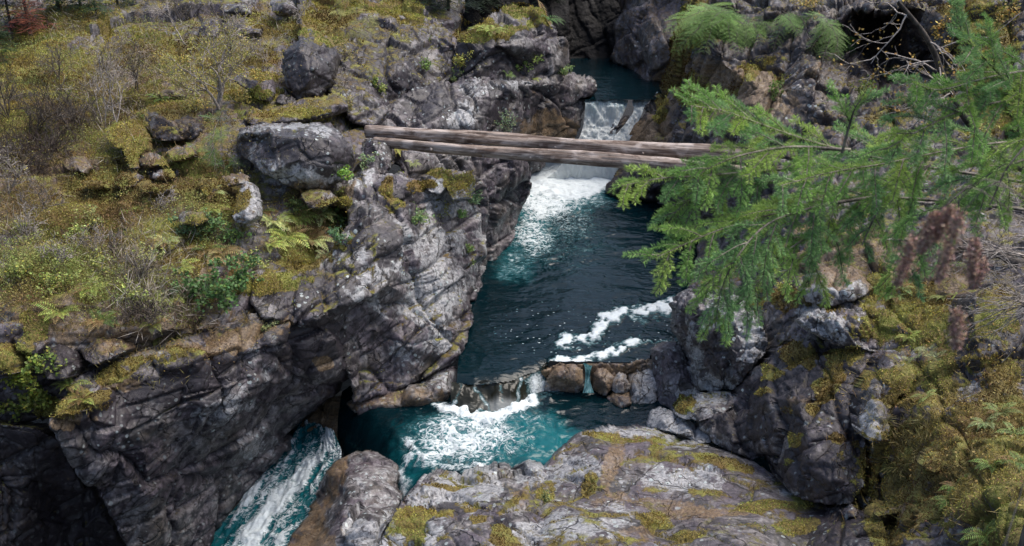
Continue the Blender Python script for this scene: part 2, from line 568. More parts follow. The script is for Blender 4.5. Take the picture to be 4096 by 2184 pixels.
def make_water(key='water', deep=(0.0010, 0.0105, 0.0150), lit=(0.006, 0.105, 0.122), nm='river_water'):
    # attribute 'flow': R foam, G turquoise (aerated; painted sky sheen in clear water), B how wild
    t = NT(nm)
    g = t.n('ShaderNodeNewGeometry'); pos = (g, 'Position')
    a = t.n('ShaderNodeAttribute', attribute_name='flow')
    ch = t.n('ShaderNodeSeparateColor', ins={'Color': (a, 'Color')})
    foam, turq, wild = (ch, 0), (ch, 1), (ch, 2)
    q = t.mapping(pos, (0.8, 1.25, 1.0))
    n1 = t.noise(q, 2.2, 7, .66, 1.4)
    n2 = t.noise(q, 7.5, 6, .7, .8)
    n3 = t.noise(q, 26, 4, .7, .3)
    web = t.math('ABSOLUTE', t.math('SUBTRACT', t.noise(q, 3.4, 6, .6, 2.0), 0.5))
    webf = t.step(web, 0.085, 0.0)
    fl = t.math('ADD', t.math('MULTIPLY', n1, .55), t.math('MULTIPLY', n2, .45))
    fl = t.math('ADD', fl, t.math('MULTIPLY', foam, .62))
    fl = t.math('ADD', fl, t.math('MULTIPLY', t.math('MULTIPLY', webf, wild), .20))
    ff = t.step(fl, .66, .98)
    # scattered specks of foam
    v = t.voro(q, 9.0); vc = t.n('ShaderNodeSeparateColor', ins={'Color': t.voro(q, 9.0, out='Color')})
    rad = t.math('MULTIPLY_ADD', (vc, 0), .34, -.12)
    spk = t.math('MULTIPLY', t.step(t.math('SUBTRACT', rad, t.math('ADD', v, t.math('MULTIPLY', n3, .1))), -.07, -.04), t.step((a, 'Alpha'), .25, .7))
    ff = t.math('MAXIMUM', ff, t.math('MULTIPLY', spk, .8))
    tm = t.step(t.math('ADD', t.math('MULTIPLY', n1, .5), t.math('MULTIPLY', turq, .75)), .30, 1.0)
    c = t.mix(tm, deep, lit)
    fc = t.mix(t.step(ff, .2, .95), (0.09, 0.28, 0.33), (0.70, 0.77, 0.80))
    c = t.mix(ff, c, fc)
    w1 = t.noise(t.mapping(pos, (1.0, 2.4, 1.0), (0, 0, .12)), 3.4, 3, .5, .8)
    w2 = t.noise(t.mapping(pos, (1.0, 2.2, 1.0), (0, 0, -.25)), 11, 4, .6, .4)
    b = t.bump(w1, .3, .07)
    b = t.bump(t.math('MULTIPLY', t.math('ADD', n2, ff), ff), .6, .06, b)
    rg = t.math('MULTIPLY_ADD', ff, .55, .07)
    p = t.n('ShaderNodeBsdfPrincipled', ins={'Base Color': c, 'Roughness': rg, 'Normal': b, 'IOR': 1.33, 'Specular IOR Level': .5})
    M[key] = t.out((p, 0))


def make_falls():
    # attribute 'uvf': R across (m), G along (m), B whiteness, A clearness
    t = NT('falling_water')
    a = t.n('ShaderNodeAttribute', attribute_name='uvf')
    ch = t.n('ShaderNodeSeparateColor', ins={'Color': (a, 'Color')})
    cb = t.n('ShaderNodeCombineXYZ', ins={0: (ch, 0), 1: (ch, 1), 2: 0.0})
    v = (cb, 0)
    n1 = t.noise(t.mapping(v, (7, 0.9, 1)), 1.0, 7, .7, .5)
    n2 = t.noise(t.mapping(v, (17, 4.0, 1)), 1.0, 6, .7, .8)
    n3 = t.noise(t.mapping(v, (2.0, 1.2, 1)), 1.0, 5, .6, .5)
    f = t.math('ADD', t.math('MULTIPLY', n1, .5), t.math('MULTIPLY', n2, .35))
    f = t.math('ADD', f, t.math('MULTIPLY', n3, .15))
    f = t.math('ADD', f, t.math('MULTIPLY', (ch, 2), .6))
    ff = t.step(f, .46, .80)
    mid = t.step(f, .36, .62)
    c = t.mix(mid, (0.015, 0.075, 0.085), (0.20, 0.42, 0.47))
    c = t.mix(ff, c, (0.88, 0.93, 0.94))
    c = t.mix((a, 'Alpha'), c, t.mix(n1, (0.05, 0.055, 0.045), (0.32, 0.36, 0.37)))
    h = t.math('ADD', n1, t.math('MULTIPLY', n2, .6))
    p = t.n('ShaderNodeBsdfPrincipled', ins={'Base Color': c, 'Roughness': t.math('MULTIPLY_ADD', ff, .45, .12), 'Normal': t.bump(h, .8, .12), 'IOR': 1.33})
    tr = t.n('ShaderNodeBsdfTranslucent', ins={'Color': c})
    mx = t.n('ShaderNodeMixShader', ins={0: t.math('MULTIPLY', ff, .4)})
    t.t.links.new(p.outputs[0], mx.inputs[1]); t.t.links.new(tr.outputs[0], mx.inputs[2])
    M['falls'] = t.out((mx, 0))


make_rock(); make_shade_rock(); make_log(); make_water(); make_water('clear', (0.018, 0.019, 0.014), (0.26, 0.275, 0.27), 'clear_water'); make_falls()  # clear water's pale grey is sky reflection put into the colour
make_leafmat('leaf', 0.25); make_leafmat('needle', 0.32, .5, .3); make_leafmat('moss', 0.12, .8, .1); make_leafmat('dry', 0.0, .8, .15)
make_bark('bark', (0.05, 0.04, 0.034), (0.22, 0.19, 0.165)); make_bark('twig', (0.14, 0.115, 0.10), (0.40, 0.36, 0.33), 60)
make_bark('dark_bark', (0.03, 0.024, 0.020), (0.11, 0.09, 0.075))
# ------------------------------------------------------------------ paint (what grows where)
def P_(ch, *items):
    k = 'mpwb'.index(ch)
    for it in items:
        x, y, rx, ry = it[:4]; v = it[4] if len(it) > 4 else 0.7; a = it[5] if len(it) > 5 else 0
        PAINT.append((k, x, y, rx, ry, v, a))


# moss
P_('m', (58, 408, 22, 10, .9), (93, 398, 22, 9, .9), (112, 375, 20, 8, .8, -.3), (145, 362, 30, 7, .8, -.1), (180, 352, 22, 6, .7),
   (275, 282, 28, 10, .7, -.2), (310, 235, 25, 22, .9), (335, 215, 16, 16, .8), (345, 200, 10, 14, .6), (300, 262, 20, 9, .8),
   (459, 183, 9, 8, 1.0), (425, 184, 9, 4, .9), (415, 187, 9, 6, .7), (440, 172, 10, 4, .6), (386, 190, 5, 12, .6, .4), (395, 205, 8, 6, .4), (447, 215, 10, 8, .4),
   (520, 10, 24, 6, .7), (495, 30, 26, 8, .8, .2), (545, 20, 14, 10, .6), (470, 34, 14, 5, .5), (300, 32, 10, 4, .7), (328, 36, 12, 4, .9, .5),
   (262, 75, 14, 5, .9), (300, 112, 40, 5, .6), (170, 108, 22, 7, .9), (165, 130, 15, 5, .3),
   (682, 40, 10, 40, 1.0, .22), (668, 85, 7, 30, .9, .35), (700, 20, 14, 26, .8), (690, 90, 12, 22, .5, .4), (735, 85, 40, 5, .4, -.5), (760, 60, 24, 5, .4, -.2), (780, 75, 18, 4, .3),
   (705, 110, 22, 5, .4, -.6), (980, 40, 40, 50, .4), (1000, 110, 40, 30, .35), (890, 112, 30, 10, .3),
   (790, 355, 14, 14, .8, -.5), (770, 372, 14, 10, .8, -.5), (805, 360, 8, 8, .8), (815, 353, 8, 6, .7), (840, 352, 22, 7, .9), (830, 380, 12, 26, .8, .3), (818, 382, 8, 8, .9),
   (815, 410, 9, 8, .7), (838, 442, 7, 6, 1.0), (796, 440, 9, 8, .9), (789, 462, 4, 4, .8), (685, 405, 12, 9, .9, -.4), (764, 392, 10, 5, .8), (785, 410, 6, 5, .6),
   (910, 310, 50, 28, 1.0), (925, 335, 35, 16, .9), (880, 330, 15, 10, .8), (925, 375, 30, 20, .8), (920, 400, 40, 14, .6), (950, 440, 60, 40, .75), (900, 470, 40, 40, .8), (960, 500, 70, 40, .85),
   (1000, 430, 40, 60, .8), (1010, 530, 50, 30, .9), (900, 530, 30, 22, .6), (895, 380, 14, 8, .7), (868, 385, 7, 10, .6), (1000, 310, 16, 18, .6), (982, 330, 12, 12, .3), (946, 340, 10, 40, .7),
   (825, 300, 12, 8, .5), (785, 300, 20, 12, .6), (760, 300, 16, 16, .5),
   (600, 435, 16, 4, .7), (632, 437, 26, 5, .6), (655, 447, 10, 5, .5), (715, 466, 26, 5, 1.0, .25), (735, 472, 20, 4, .9, .1), (712, 492, 24, 6, .6), (780, 508, 24, 5, .9), (655, 520, 24, 10, .9, .2), (752, 512, 20, 5, .6), (805, 526, 12, 5, .9),
   (430, 512, 30, 7, .9, -.15), (470, 502, 14, 5, .6), (440, 483, 18, 3, .5), (412, 530, 10, 14, .7, -.6), (478, 518, 10, 6, .7), (510, 505, 22, 5, .5, -.5), (500, 535, 10, 12, .6, -.5), (545, 490, 8, 12, .6), (590, 485, 7, 14, .6, .2), (690, 535, 20, 7, .6), (660, 485, 25, 6, .4), (790, 530, 16, 8, .5), (445, 540, 10, 3, .6))
# hillside moss / gold grass
P_('m', (30, 60, 50, 26, .8), (75, 28, 30, 14, .8), (150, 50, 50, 16, .6), (100, 95, 60, 20, .5), (20, 130, 40, 30, .3), (190, 60, 40, 16, .6), (240, 52, 40, 8, .7), (270, 20, 30, 10, .6),
   (130, 115, 18, 20, .7), (128, 132, 22, 12, .9), (110, 150, 26, 14, .5), (200, 165, 40, 8, .7), (190, 185, 40, 12, .7), (230, 200, 25, 10, .6), (120, 190, 50, 20, .5), (80, 210, 50, 24, .6), (60, 260, 50, 40, .5), (150, 240, 60, 24, .6),
   (15, 360, 18, 14, .9), (35, 330, 12, 14, .7), (250, 95, 26, 8, .7), (330, 20, 30, 24, .6), (360, 8, 40, 10, .6), (400, 10, 20, 10, .5), (210, 85, 30, 8, .5))
# pale stone and lichen
P_('p', (360, 265, 42, 40, .5), (345, 292, 20, 20, .3), (300, 300, 30, 18, .15), (440, 270, 38, 60, .5, .2), (450, 200, 30, 20, .4), (350, 180, 22, 12, .5), (420, 310, 30, 22, .45), (430, 340, 30, 16, .55),
   (225, 410, 26, 16, .9, -.5), (265, 385, 40, 18, .5, -.6), (250, 355, 20, 20, .5), (110, 440, 20, 10, .3), (260, 445, 20, 14, .5),
   (290, 132, 50, 8, .8), (275, 170, 22, 14, .9), (310, 170, 30, 12, .6), (247, 205, 12, 22, .9), (245, 190, 9, 9, .8), (480, 88, 22, 8, .9), (495, 85, 30, 6, .8), (460, 120, 18, 20, .5), (440, 105, 26, 18, .4),
   (640, 60, 26, 30, .3), (800, 110, 24, 26, .6), (730, 120, 40, 20, .4), (805, 75, 22, 20, .4),
   (735, 330, 30, 40, .8), (697, 360, 8, 40, .9, -.25), (720, 385, 20, 14, .8), (815, 322, 22, 16, .7, .5), (840, 332, 22, 10, .9, .4), (815, 280, 14, 14, .7), (830, 290, 26, 10, .6), (700, 395, 24, 8, .8), (670, 420, 26, 9, .9),
   (905, 350, 14, 8, .7), (872, 435, 10, 30, .9), (870, 475, 10, 26, 1.0), (966, 380, 12, 8, 1.0), (975, 365, 6, 10, .7), (990, 295, 14, 6, .8), (1005, 345, 14, 10, .4),
   (470, 490, 55, 16, .7), (640, 432, 60, 8, .6), (560, 470, 50, 14, .5), (680, 480, 60, 14, .45), (600, 520, 60, 20, .3), (700, 445, 30, 8, .5), (420, 535, 30, 14, .7), (560, 535, 50, 12, .7), (800, 495, 20, 5, .6), (380, 540, 40, 20, .5))
# warm: litter, soil, tan water-worn stone
P_('w', (235, 340, 46, 10, .9, -.25), (170, 352, 44, 9, .7, -.2), (120, 385, 30, 8, .5), (70, 420, 18, 7, .9), (310, 190, 20, 14, .4), (200, 180, 50, 26, .4), (345, 192, 18, 6, .6, -.8),
   (100, 300, 120, 50, .35), (130, 240, 120, 50, .3), (60, 180, 90, 60, .35), (100, 100, 140, 60, .3),
   (612, 462, 9, 40, .5, .35), (660, 500, 60, 7, .45, .2), (720, 512, 60, 8, .5), (640, 530, 26, 9, .4), (520, 495, 16, 16, .5), (760, 486, 20, 6, .4),
   (860, 270, 60, 16, .8), (850, 250, 60, 20, .6), (920, 280, 60, 30, .6), (960, 430, 70, 30, .5), (940, 470, 50, 20, .5), (900, 510, 40, 16, .5), (880, 260, 50, 20, .6), (800, 400, 20, 8, .4),
   (400, 400, 60, 14, .25), (310, 530, 26, 30, .45), (565, 375, 24, 14, .25), (610, 380, 30, 16, .2), (545, 130, 40, 25, .5), (325, 500, 10, 40, .4, .5), (645, 130, 20, 20, .5), (730, 90, 60, 30, .35), (322, 362, 8, 6, 1.0))
# black crust, plus one blob painting the cave's shade
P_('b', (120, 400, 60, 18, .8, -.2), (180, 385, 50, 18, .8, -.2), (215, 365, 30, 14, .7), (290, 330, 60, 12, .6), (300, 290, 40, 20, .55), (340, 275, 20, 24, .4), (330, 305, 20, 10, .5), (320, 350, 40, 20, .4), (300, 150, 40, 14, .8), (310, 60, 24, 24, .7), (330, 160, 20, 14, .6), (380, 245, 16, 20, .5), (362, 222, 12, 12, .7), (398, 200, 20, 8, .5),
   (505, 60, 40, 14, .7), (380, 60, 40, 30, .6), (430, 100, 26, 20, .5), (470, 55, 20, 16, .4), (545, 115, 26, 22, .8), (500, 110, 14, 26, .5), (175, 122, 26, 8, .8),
   (800, 400, 60, 40, .7), (850, 400, 12, 60, .8), (815, 470, 40, 26, .6), (750, 425, 30, 20, .6), (990, 340, 26, 30, .9), (720, 350, 22, 30, .5), (885, 45, 50, 36, 1.0), (760, 40, 40, 20, .6), (60, 365, 40, 16, .7), (110, 348, 20, 10, .6),  # the strongest blob here is cave shade painted black
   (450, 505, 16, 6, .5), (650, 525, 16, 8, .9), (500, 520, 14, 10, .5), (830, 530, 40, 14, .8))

ROCKY = dict(oct_=((1.4, .36), (.65, .12), (.28, .03)))
SOFT = dict(oct_=((1.2, .12), (.5, .05), (.2, .018)), slope=.7, crack=.25)

# ------------------------------------------------------------------ far canyon
S = 'structure'
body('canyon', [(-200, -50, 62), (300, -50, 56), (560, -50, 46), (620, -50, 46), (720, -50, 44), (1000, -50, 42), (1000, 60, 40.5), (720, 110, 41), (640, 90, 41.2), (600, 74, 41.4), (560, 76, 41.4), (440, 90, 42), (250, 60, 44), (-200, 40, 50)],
     [(450, 10, 45), (400, 40, 44), (590, 0, 44), (590, 50, 42.4), (300, 0, 50)], mat=M['dark'], kind=S, thick=3, rnd=0,  # canyon darkness is put into this material's colour
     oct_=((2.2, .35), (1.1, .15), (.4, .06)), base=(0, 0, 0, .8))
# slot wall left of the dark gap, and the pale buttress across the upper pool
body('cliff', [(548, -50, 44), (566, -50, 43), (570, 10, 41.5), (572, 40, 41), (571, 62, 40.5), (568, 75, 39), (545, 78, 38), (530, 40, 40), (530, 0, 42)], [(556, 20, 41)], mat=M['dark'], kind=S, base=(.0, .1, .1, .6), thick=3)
body('cliff', [(617, -50, 42), (700, -50, 40), (712, 30, 38.5), (690, 88, 37.5), (663, 85, 38), (640, 81, 38.4), (628, 66, 40.5), (612, 63, 41.2), (610, 55, 41.3), (616, 40, 41.5), (614, 22, 42), (622, 5, 42)],
     [(640, 30, 40.0), (650, 45, 38.6), (630, 50, 40.5), (665, 40, 38.0), (640, 0, 41), (655, 70, 38.0)], kind=S, base=(.06, .2, .45, .3), thick=2.5, rnd=3)

# ------------------------------------------------------------------ the left hillside
body('hillside', [(-200, -55, 41), (470, -50, 42), (462, 30, 36), (470, 80, 33), (425, 110, 30), (405, 150, 27.5), (385, 175, 25.5), (372, 200, 23.6), (350, 258, 21.6), (335, 288, 20.4), (300, 330, 19.0), (200, 362, 17.4), (100, 385, 16.6), (40, 425, 16.0), (-200, 430, 15.8)],
     [(0, 0, 35), (120, 0, 35), (250, 0, 35), (400, 0, 35.5), (0, 40, 31.5), (120, 40, 31.5), (250, 40, 31), (360, 40, 32), (0, 80, 28.5), (120, 80, 28), (250, 80, 27.5), (330, 80, 28.8),
      (0, 120, 25.5), (120, 120, 25.5), (220, 120, 25), (300, 120, 25.5), (0, 160, 23), (120, 160, 23), (220, 160, 23), (320, 160, 24), (0, 200, 20.8), (120, 200, 21), (220, 200, 21), (300, 200, 22),
      (0, 240, 19), (120, 240, 19.2), (220, 240, 19.6), (0, 290, 17), (120, 290, 17.4), (220, 290, 18.2), (0, 330, 16.2), (100, 330, 16.5), (200, 330, 17.2), (0, 375, 15.8)],
     kind=S, oct_=((2.4, .42), (1.0, .18), (.35, .03)), aniso=(1.5, 1.5, .55), rot=(.12, .06, .3), slope=.5, lump=(1.3, .20), rough=.05, base=(.31, .28, .30, .25), smooth=2, rnd=0, thick=2)

# rocky slope and dome at the top centre
body('cliff', [(290, -50, 38), (395, -50, 38), (405, -15, 36.5), (418, 4, 35.2), (440, 22, 33.8), (452, 33, 33), (456, 50, 32.5), (452, 80, 31.4), (430, 88, 30.6), (405, 96, 29.6), (390, 112, 28), (374, 130, 26.8), (350, 122, 26.5), (335, 102, 26.8), (318, 80, 28), (300, 30, 31.5)],
     [(330, 50, 29.5), (380, 50, 31), (400, 70, 30.0), (360, 90, 28.2), (370, 20, 33.5), (430, 45, 32.4), (415, 30, 33.0), (345, 70, 29.3)], kind=S, base=(.28, .25, .25, .4), thick=2, **ROCKY)
body('mossy_rock_dome', [(450, 82, 31.3), (455, 40, 32.2), (463, 28, 32.8), (480, 21, 33.2), (500, 11, 34.2), (515, 5, 34.8), (532, 6, 35.2), (545, 11, 35.5), (555, 25, 35.6), (562, 35, 35.6), (569, 46, 35.8), (570, 72, 35.5), (560, 84, 34), (540, 86, 33), (500, 84, 31.8), (470, 84, 31.3)],
     [(500, 44, 31.6), (480, 60, 31.3), (530, 50, 32.8), (500, 26, 32.8), (525, 25, 33.4), (470, 40, 31.6), (510, 56, 32.7), (530, 68, 33.4), (550, 50, 34.4), (490, 72, 31.6)],
     label='big rounded rock dome topped with yellow moss above the left bank', cat='rock outcrop', base=(.2, .3, .15, .35), thick=1.8, **ROCKY)
# the ledge wall between dome and waterfall
body('cliff', [(366, 128, 26.6), (385, 110, 28), (402, 94, 29.2), (430, 85, 30), (455, 79, 30.4), (490, 77, 30.8), (515, 79, 31.6), (532, 84, 32.4), (555, 80, 34), (572, 71, 36), (588, 73, 36.4), (595, 83, 36.2), (597, 92, 35.9), (589, 99, 35.7), (585, 110, 35.5), (583, 128, 35.2), (576, 140, 34.8), (560, 148, 34.4), (545, 165, 34.2), (525, 178, 33.5), (450, 175, 28.6), (400, 168, 26.8), (372, 150, 26.0)],
     [(480, 95, 29.6), (470, 125, 28.6), (508, 92, 30.4), (510, 125, 30.2), (522, 100, 31.8), (535, 112, 33.4), (560, 110, 34.2), (548, 130, 33.8), (525, 145, 32.4), (440, 95, 29.3), (430, 125, 27.8), (410, 120, 28.2), (480, 150, 28.6), (578, 90, 35.3), (570, 100, 35), (455, 110, 28.9), (495, 105, 29.7)],
     kind=S, base=(.08, .35, .15, .4), thick=2, oct_=((1.4, .34), (.65, .12), (.28, .035)))

# ------------------------------------------------------------------ cliff below the logs, left bank
body('cliff', [(400, 150, 25.8), (440, 147, 26.3), (480, 152, 27), (525, 158, 28.4), (529, 172, 28.8), (531, 187, 29), (526, 203, 29), (518, 214, 29), (518, 236, 28.2), (506, 247, 27.6), (497, 263, 26.7), (486, 286, 25.2), (474, 305, 23.8), (455, 300, 23.6), (440, 250, 24.0), (400, 185, 24.8)],
     [(500, 185, 27.2), (490, 215, 26.6), (515, 185, 27.9), (505, 225, 27.9), (480, 180, 26.5), (495, 245, 27)], kind=S, base=(.05, .2, .15, .35), thick=2.5, **ROCKY)
body('cliff', [(248, 300, 18.4), (252, 276, 18.9), (280, 268, 19.4), (302, 266, 19.7), (332, 250, 20.5), (348, 225, 21.4), (345, 208, 21.8), (326, 198, 22.2), (348, 180, 22.8), (368, 163, 23.5), (374, 166, 23.6), (378, 176, 23.3), (386, 180, 23.4), (398, 174, 23.7), (412, 180, 23.9), (418, 184, 24.2), (432, 171, 24.6), (452, 169, 25), (473, 172, 25.4), (486, 184, 25.7), (490, 205, 25.9), (487, 230, 25.7), (484, 254, 25.2), (478, 286, 24.2), (472, 318, 22.7), (466, 345, 21.4), (454, 363, 20.7), (426, 378, 20.2), (385, 396, 19.7), (352, 404, 19.5), (346, 374, 19.2), (330, 348, 18.8), (318, 328, 18.5), (290, 324, 18.1), (262, 320, 17.7)],
     [(345, 192, 22.1), (330, 240, 20.6), (360, 235, 20.5), (356, 255, 20.1), (375, 250, 20.3), (372, 215, 21.3), (395, 190, 22.7), (405, 203, 22.2), (380, 210, 21.6), (400, 245, 21.0), (392, 285, 20.0), (410, 262, 21.4), (330, 290, 18.9), (352, 300, 18.9), (376, 296, 19.4), (355, 310, 19.6), (380, 306, 20.0), (318, 318, 18.2), (330, 330, 19.0),
      (350, 335, 19.6), (390, 330, 20.4), (412, 240, 22.4), (432, 215, 23.6), (440, 250, 22.7), (455, 225, 24.2), (450, 285, 22.0), (470, 270, 23.6), (440, 322, 21.0), (455, 330, 21.0), (412, 300, 21.2), (410, 345, 20.3), (380, 350, 20.3), (412, 362, 20.3), (366, 375, 19.9), (390, 372, 20.2), (430, 190, 24.0), (460, 190, 24.7), (425, 205, 23.6), (290, 295, 18.6), (300, 280, 19.1)],
     kind=S, base=(.10, .30, .12, .3), thick=3, smooth=1, cmoss=.35, oct_=((1.5, .26), (.8, .10), (.42, .05)), aniso=(1.0, 1.6, .55), rot=(.5, .75, .4), crack=.6, lump=(1.1, .05))
# the big overhanging block with the mossy ledge
body('cliff', [(50, 416, 14.5), (60, 398, 15.2), (76, 380, 15.7), (110, 363, 16.3), (150, 345, 16.9), (190, 333, 17.4), (230, 321, 17.8), (262, 311, 18.1), (290, 316, 18.2), (316, 318, 18.5), (335, 335, 18.7), (350, 372, 19.0), (345, 385, 19.4), (322, 405, 19.5), (300, 424, 19.5), (288, 437, 19.4), (289, 450, 19.3), (268, 471, 18.9), (244, 494, 18.5), (228, 516, 18.1), (209, 548, 17.5), (190, 585, 17), (140, 585, 15.9), (124, 546, 15.7), (111, 515, 15.4), (96, 493, 15.1), (72, 465, 14.9), (56, 437, 14.6)],
     [(62, 413, 14.45), (93, 407, 14.65), (112, 382, 15.6), (129, 371, 15.9), (164, 368, 16.05), (194, 362, 16.3), (207, 353, 16.7), (235, 338, 17.3), (269, 330, 17.8), (100, 385, 15.55), (150, 357, 16.5), (210, 340, 17.3),
      (90, 420, 14.75), (120, 395, 15.7), (165, 378, 16.1), (200, 372, 16.4), (240, 352, 17.1), (275, 345, 17.6), (100, 450, 14.9), (140, 430, 15.4), (150, 470, 15.5), (200, 430, 16.3), (190, 405, 16.1), (205, 408, 16.15), (248, 395, 16.9), (235, 425, 17.0), (215, 425, 16.7), (260, 420, 17.9), (280, 380, 17.9), (300, 355, 18.2), (255, 445, 18.2), (280, 440, 18.9), (230, 470, 17.9), (200, 480, 17.2), (150, 520, 15.9), (190, 530, 17.0), (310, 395, 18.8), (325, 375, 18.6), (120, 480, 15.3), (180, 450, 16.2)],
     kind=S, base=(.04, .2, .1, .42), thick=3, smooth=1, cmoss=.15, oct_=((1.5, .28), (.8, .12), (.36, .035)), aniso=(1.5, 1.2, .7), rot=(.15, .3, .2), crack=.6, lump=(1.1, .05))
# shaded recess left of it
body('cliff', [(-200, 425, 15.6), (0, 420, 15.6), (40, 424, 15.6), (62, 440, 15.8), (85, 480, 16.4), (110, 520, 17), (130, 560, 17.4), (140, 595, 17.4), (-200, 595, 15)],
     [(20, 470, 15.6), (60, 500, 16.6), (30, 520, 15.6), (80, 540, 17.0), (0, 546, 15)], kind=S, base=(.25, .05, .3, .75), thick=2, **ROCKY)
# dark undercut behind the chute and the low rocks beside the weir
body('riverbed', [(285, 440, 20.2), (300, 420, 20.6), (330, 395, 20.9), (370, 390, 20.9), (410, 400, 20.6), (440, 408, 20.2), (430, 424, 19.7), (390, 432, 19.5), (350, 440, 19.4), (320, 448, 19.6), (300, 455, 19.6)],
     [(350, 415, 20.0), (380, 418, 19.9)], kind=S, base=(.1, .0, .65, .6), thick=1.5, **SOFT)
body('water_worn_boulder', [(346, 402, 20.0), (372, 388, 20.2), (410, 380, 20.5), (440, 368, 20.7), (455, 365, 20.7), (464, 380, 20.6), (463, 394, 20.4), (456, 405, 20.2), (438, 411, 19.9), (410, 412, 19.7), (380, 417, 19.6), (358, 418, 19.6), (350, 410, 19.8)],
     [(440, 385, 19.9), (410, 395, 19.5), (448, 393, 19.9), (400, 404, 19.5), (375, 404, 19.5), (425, 398, 19.6)], label='tan water-worn boulder at the foot of the left cliff beside the weir', cat='boulder', base=(.12, .55, .3, .25), thick=.8, **SOFT)

# ------------------------------------------------------------------ loose blocks on the left hillside (labels say which)
def blk(outline, inner, label, base=(.2, .3, .15, .4), thick=.8, name='boulder', **kw):
    near = lambda L: [(a, b, c * .988) for a, b, c in L]
    outline, inner = near(outline), near(inner)
    k = dict(ROCKY); k['oct_'] = ((.8, .10), (.4, .05), (.2, .014)); k.update(kw)
    return body(name, outline, inner, label=label, cat='boulder', base=base, thick=thick, rnd=2, rnd_d=.08, smooth=0, lump=(.8, .03), **k)


blk([(279, 70, 27.6), (283, 50, 28), (297, 39, 28.6), (300, 30, 29.2), (309, 28, 29.4), (331, 42, 29.4), (338, 52, 29), (338, 66, 28.4), (332, 82, 27.6), (318, 97, 27), (300, 101, 26.8), (284, 88, 27)],
    [(300, 50, 27.6), (318, 45, 28.2), (312, 70, 26.9), (328, 62, 27.8), (292, 68, 27.2), (305, 88, 26.7), (300, 39, 28.3)], 'tall dark boulder with a mossy sloping top standing on the upper slope', (.12, .2, .1, .65), 1.2)
blk([(231, 80, 27), (240, 74, 27.3), (256, 71, 27.6), (272, 74, 27.3), (274, 90, 26.6), (270, 101, 26.2), (258, 99, 26.1), (248, 90, 26.4)],
    [(258, 78, 26.8), (262, 88, 26.2), (250, 80, 26.6)], 'grey block with an orange moss cap left of the tall dark boulder', (.25, .35, .2, .2))
blk([(243, 120, 25.0), (252, 112, 25.6), (280, 103, 26.3), (312, 97, 26.9), (340, 92, 27.1), (347, 97, 26.9), (348, 108, 26.2), (330, 114, 25.6), (300, 121, 25.2), (270, 124, 24.9), (250, 124, 24.8)],
    [(250, 117, 24.95), (285, 114, 25.2), (320, 107, 25.7), (338, 104, 25.9), (300, 106, 26.0)], 'long flat ledge slab with moss stripes above the big grey boulder', (.35, .3, .2, .4), oct_=((.9, .06), (.35, .05), (.15, .02)), aniso=(2, 2, .5), rot=(0, 0, 0))
blk([(236, 133, 23.9), (240, 125, 24.2), (256, 122, 24.3), (290, 121, 24.3), (331, 122, 24.2), (337, 130, 23.8), (346, 140, 23.5), (353, 150, 23.4), (350, 166, 23.0), (341, 179, 22.6), (325, 187, 22.4), (310, 191, 22.3), (295, 189, 22.2), (278, 183, 22.3), (263, 174, 22.4), (254, 166, 22.6), (248, 160, 22.9), (239, 155, 23.3), (236, 145, 23.5)],
    [(242, 133, 23.3), (258, 132, 23.0), (271, 132, 22.8), (274, 138, 22.55), (300, 137, 22.45), (330, 141, 22.6), (342, 148, 22.9), (266, 142, 22.9), (255, 150, 22.9), (272, 153, 22.35), (300, 160, 22.1), (330, 160, 22.3), (262, 160, 22.35), (270, 172, 22.1), (310, 178, 22.1), (290, 150, 22.3), (255, 138, 23.2)],
    'biggest grey boulder with a flat pale top and black lichened front', (.06, .5, .08, .42), 1.3, oct_=((1.2, .08), (.5, .05), (.2, .012)))
blk([(144, 115, 24.6), (148, 106, 25.2), (165, 101, 25.7), (185, 101, 25.8), (205, 103, 25.5), (204, 118, 24.9), (201, 132, 24.3), (195, 139, 24), (166, 141, 23.8), (152, 139, 23.9), (147, 128, 24.2)],
    [(150, 115, 24.4), (165, 118, 24.1), (195, 118, 24.4), (180, 109, 25.1), (172, 128, 23.95), (160, 130, 23.95), (188, 130, 23.95), (180, 119, 24.2), (198, 112, 24.8)], 'dark overhanging block with a mossy ledge left of the forked sapling', (.15, .2, .15, .55))
blk([(104, 128, 24), (115, 120, 24.6), (128, 118, 24.8), (142, 123, 24.4), (150, 136, 23.7), (147, 148, 23.1), (138, 158, 22.6), (138, 168, 22.2), (128, 168, 22.1), (124, 150, 22.6), (110, 142, 23)],
    [(125, 130, 23.7), (132, 150, 22.6), (140, 140, 23.2)], 'mossy hummock of rock with an upright grey face below the dark overhang', (.45, .25, .25, .3))
blk([(60, 162, 23), (70, 156, 23.2), (84, 156, 23.2), (90, 166, 22.6), (84, 172, 22.2), (66, 170, 22.3)], [(75, 163, 22.4)], 'small grey boulder among bare twigs at the left', (.2, .5, .2, .2), .5)
blk([(138, 155, 23), (150, 151, 23.3), (164, 158, 22.9), (168, 166, 22.4), (150, 167, 22.3), (140, 166, 22.3)], [(150, 158, 22.4)], 'low dark stone under the mossy hummock', (.2, .3, .2, .4), .5)
blk([(166, 152, 23.2), (176, 146, 23.6), (192, 145, 23.6), (197, 154, 23), (184, 160, 22.6), (170, 160, 22.6)], [(182, 150, 22.9)], 'low rounded stone behind the ferns in the middle of the slope', (.25, .4, .2, .3), .5)
blk([(231, 209, 20.5), (239, 191, 21.2), (245, 181, 21.7), (254, 183, 21.7), (258, 200, 21), (257, 218, 20.2), (246, 225, 19.9), (233, 221, 20)], [(246, 192, 20.9), (246, 210, 20.1)], 'upright pointed pale rock at the edge of the mossy shelf', (.1, .7, .1, .25))
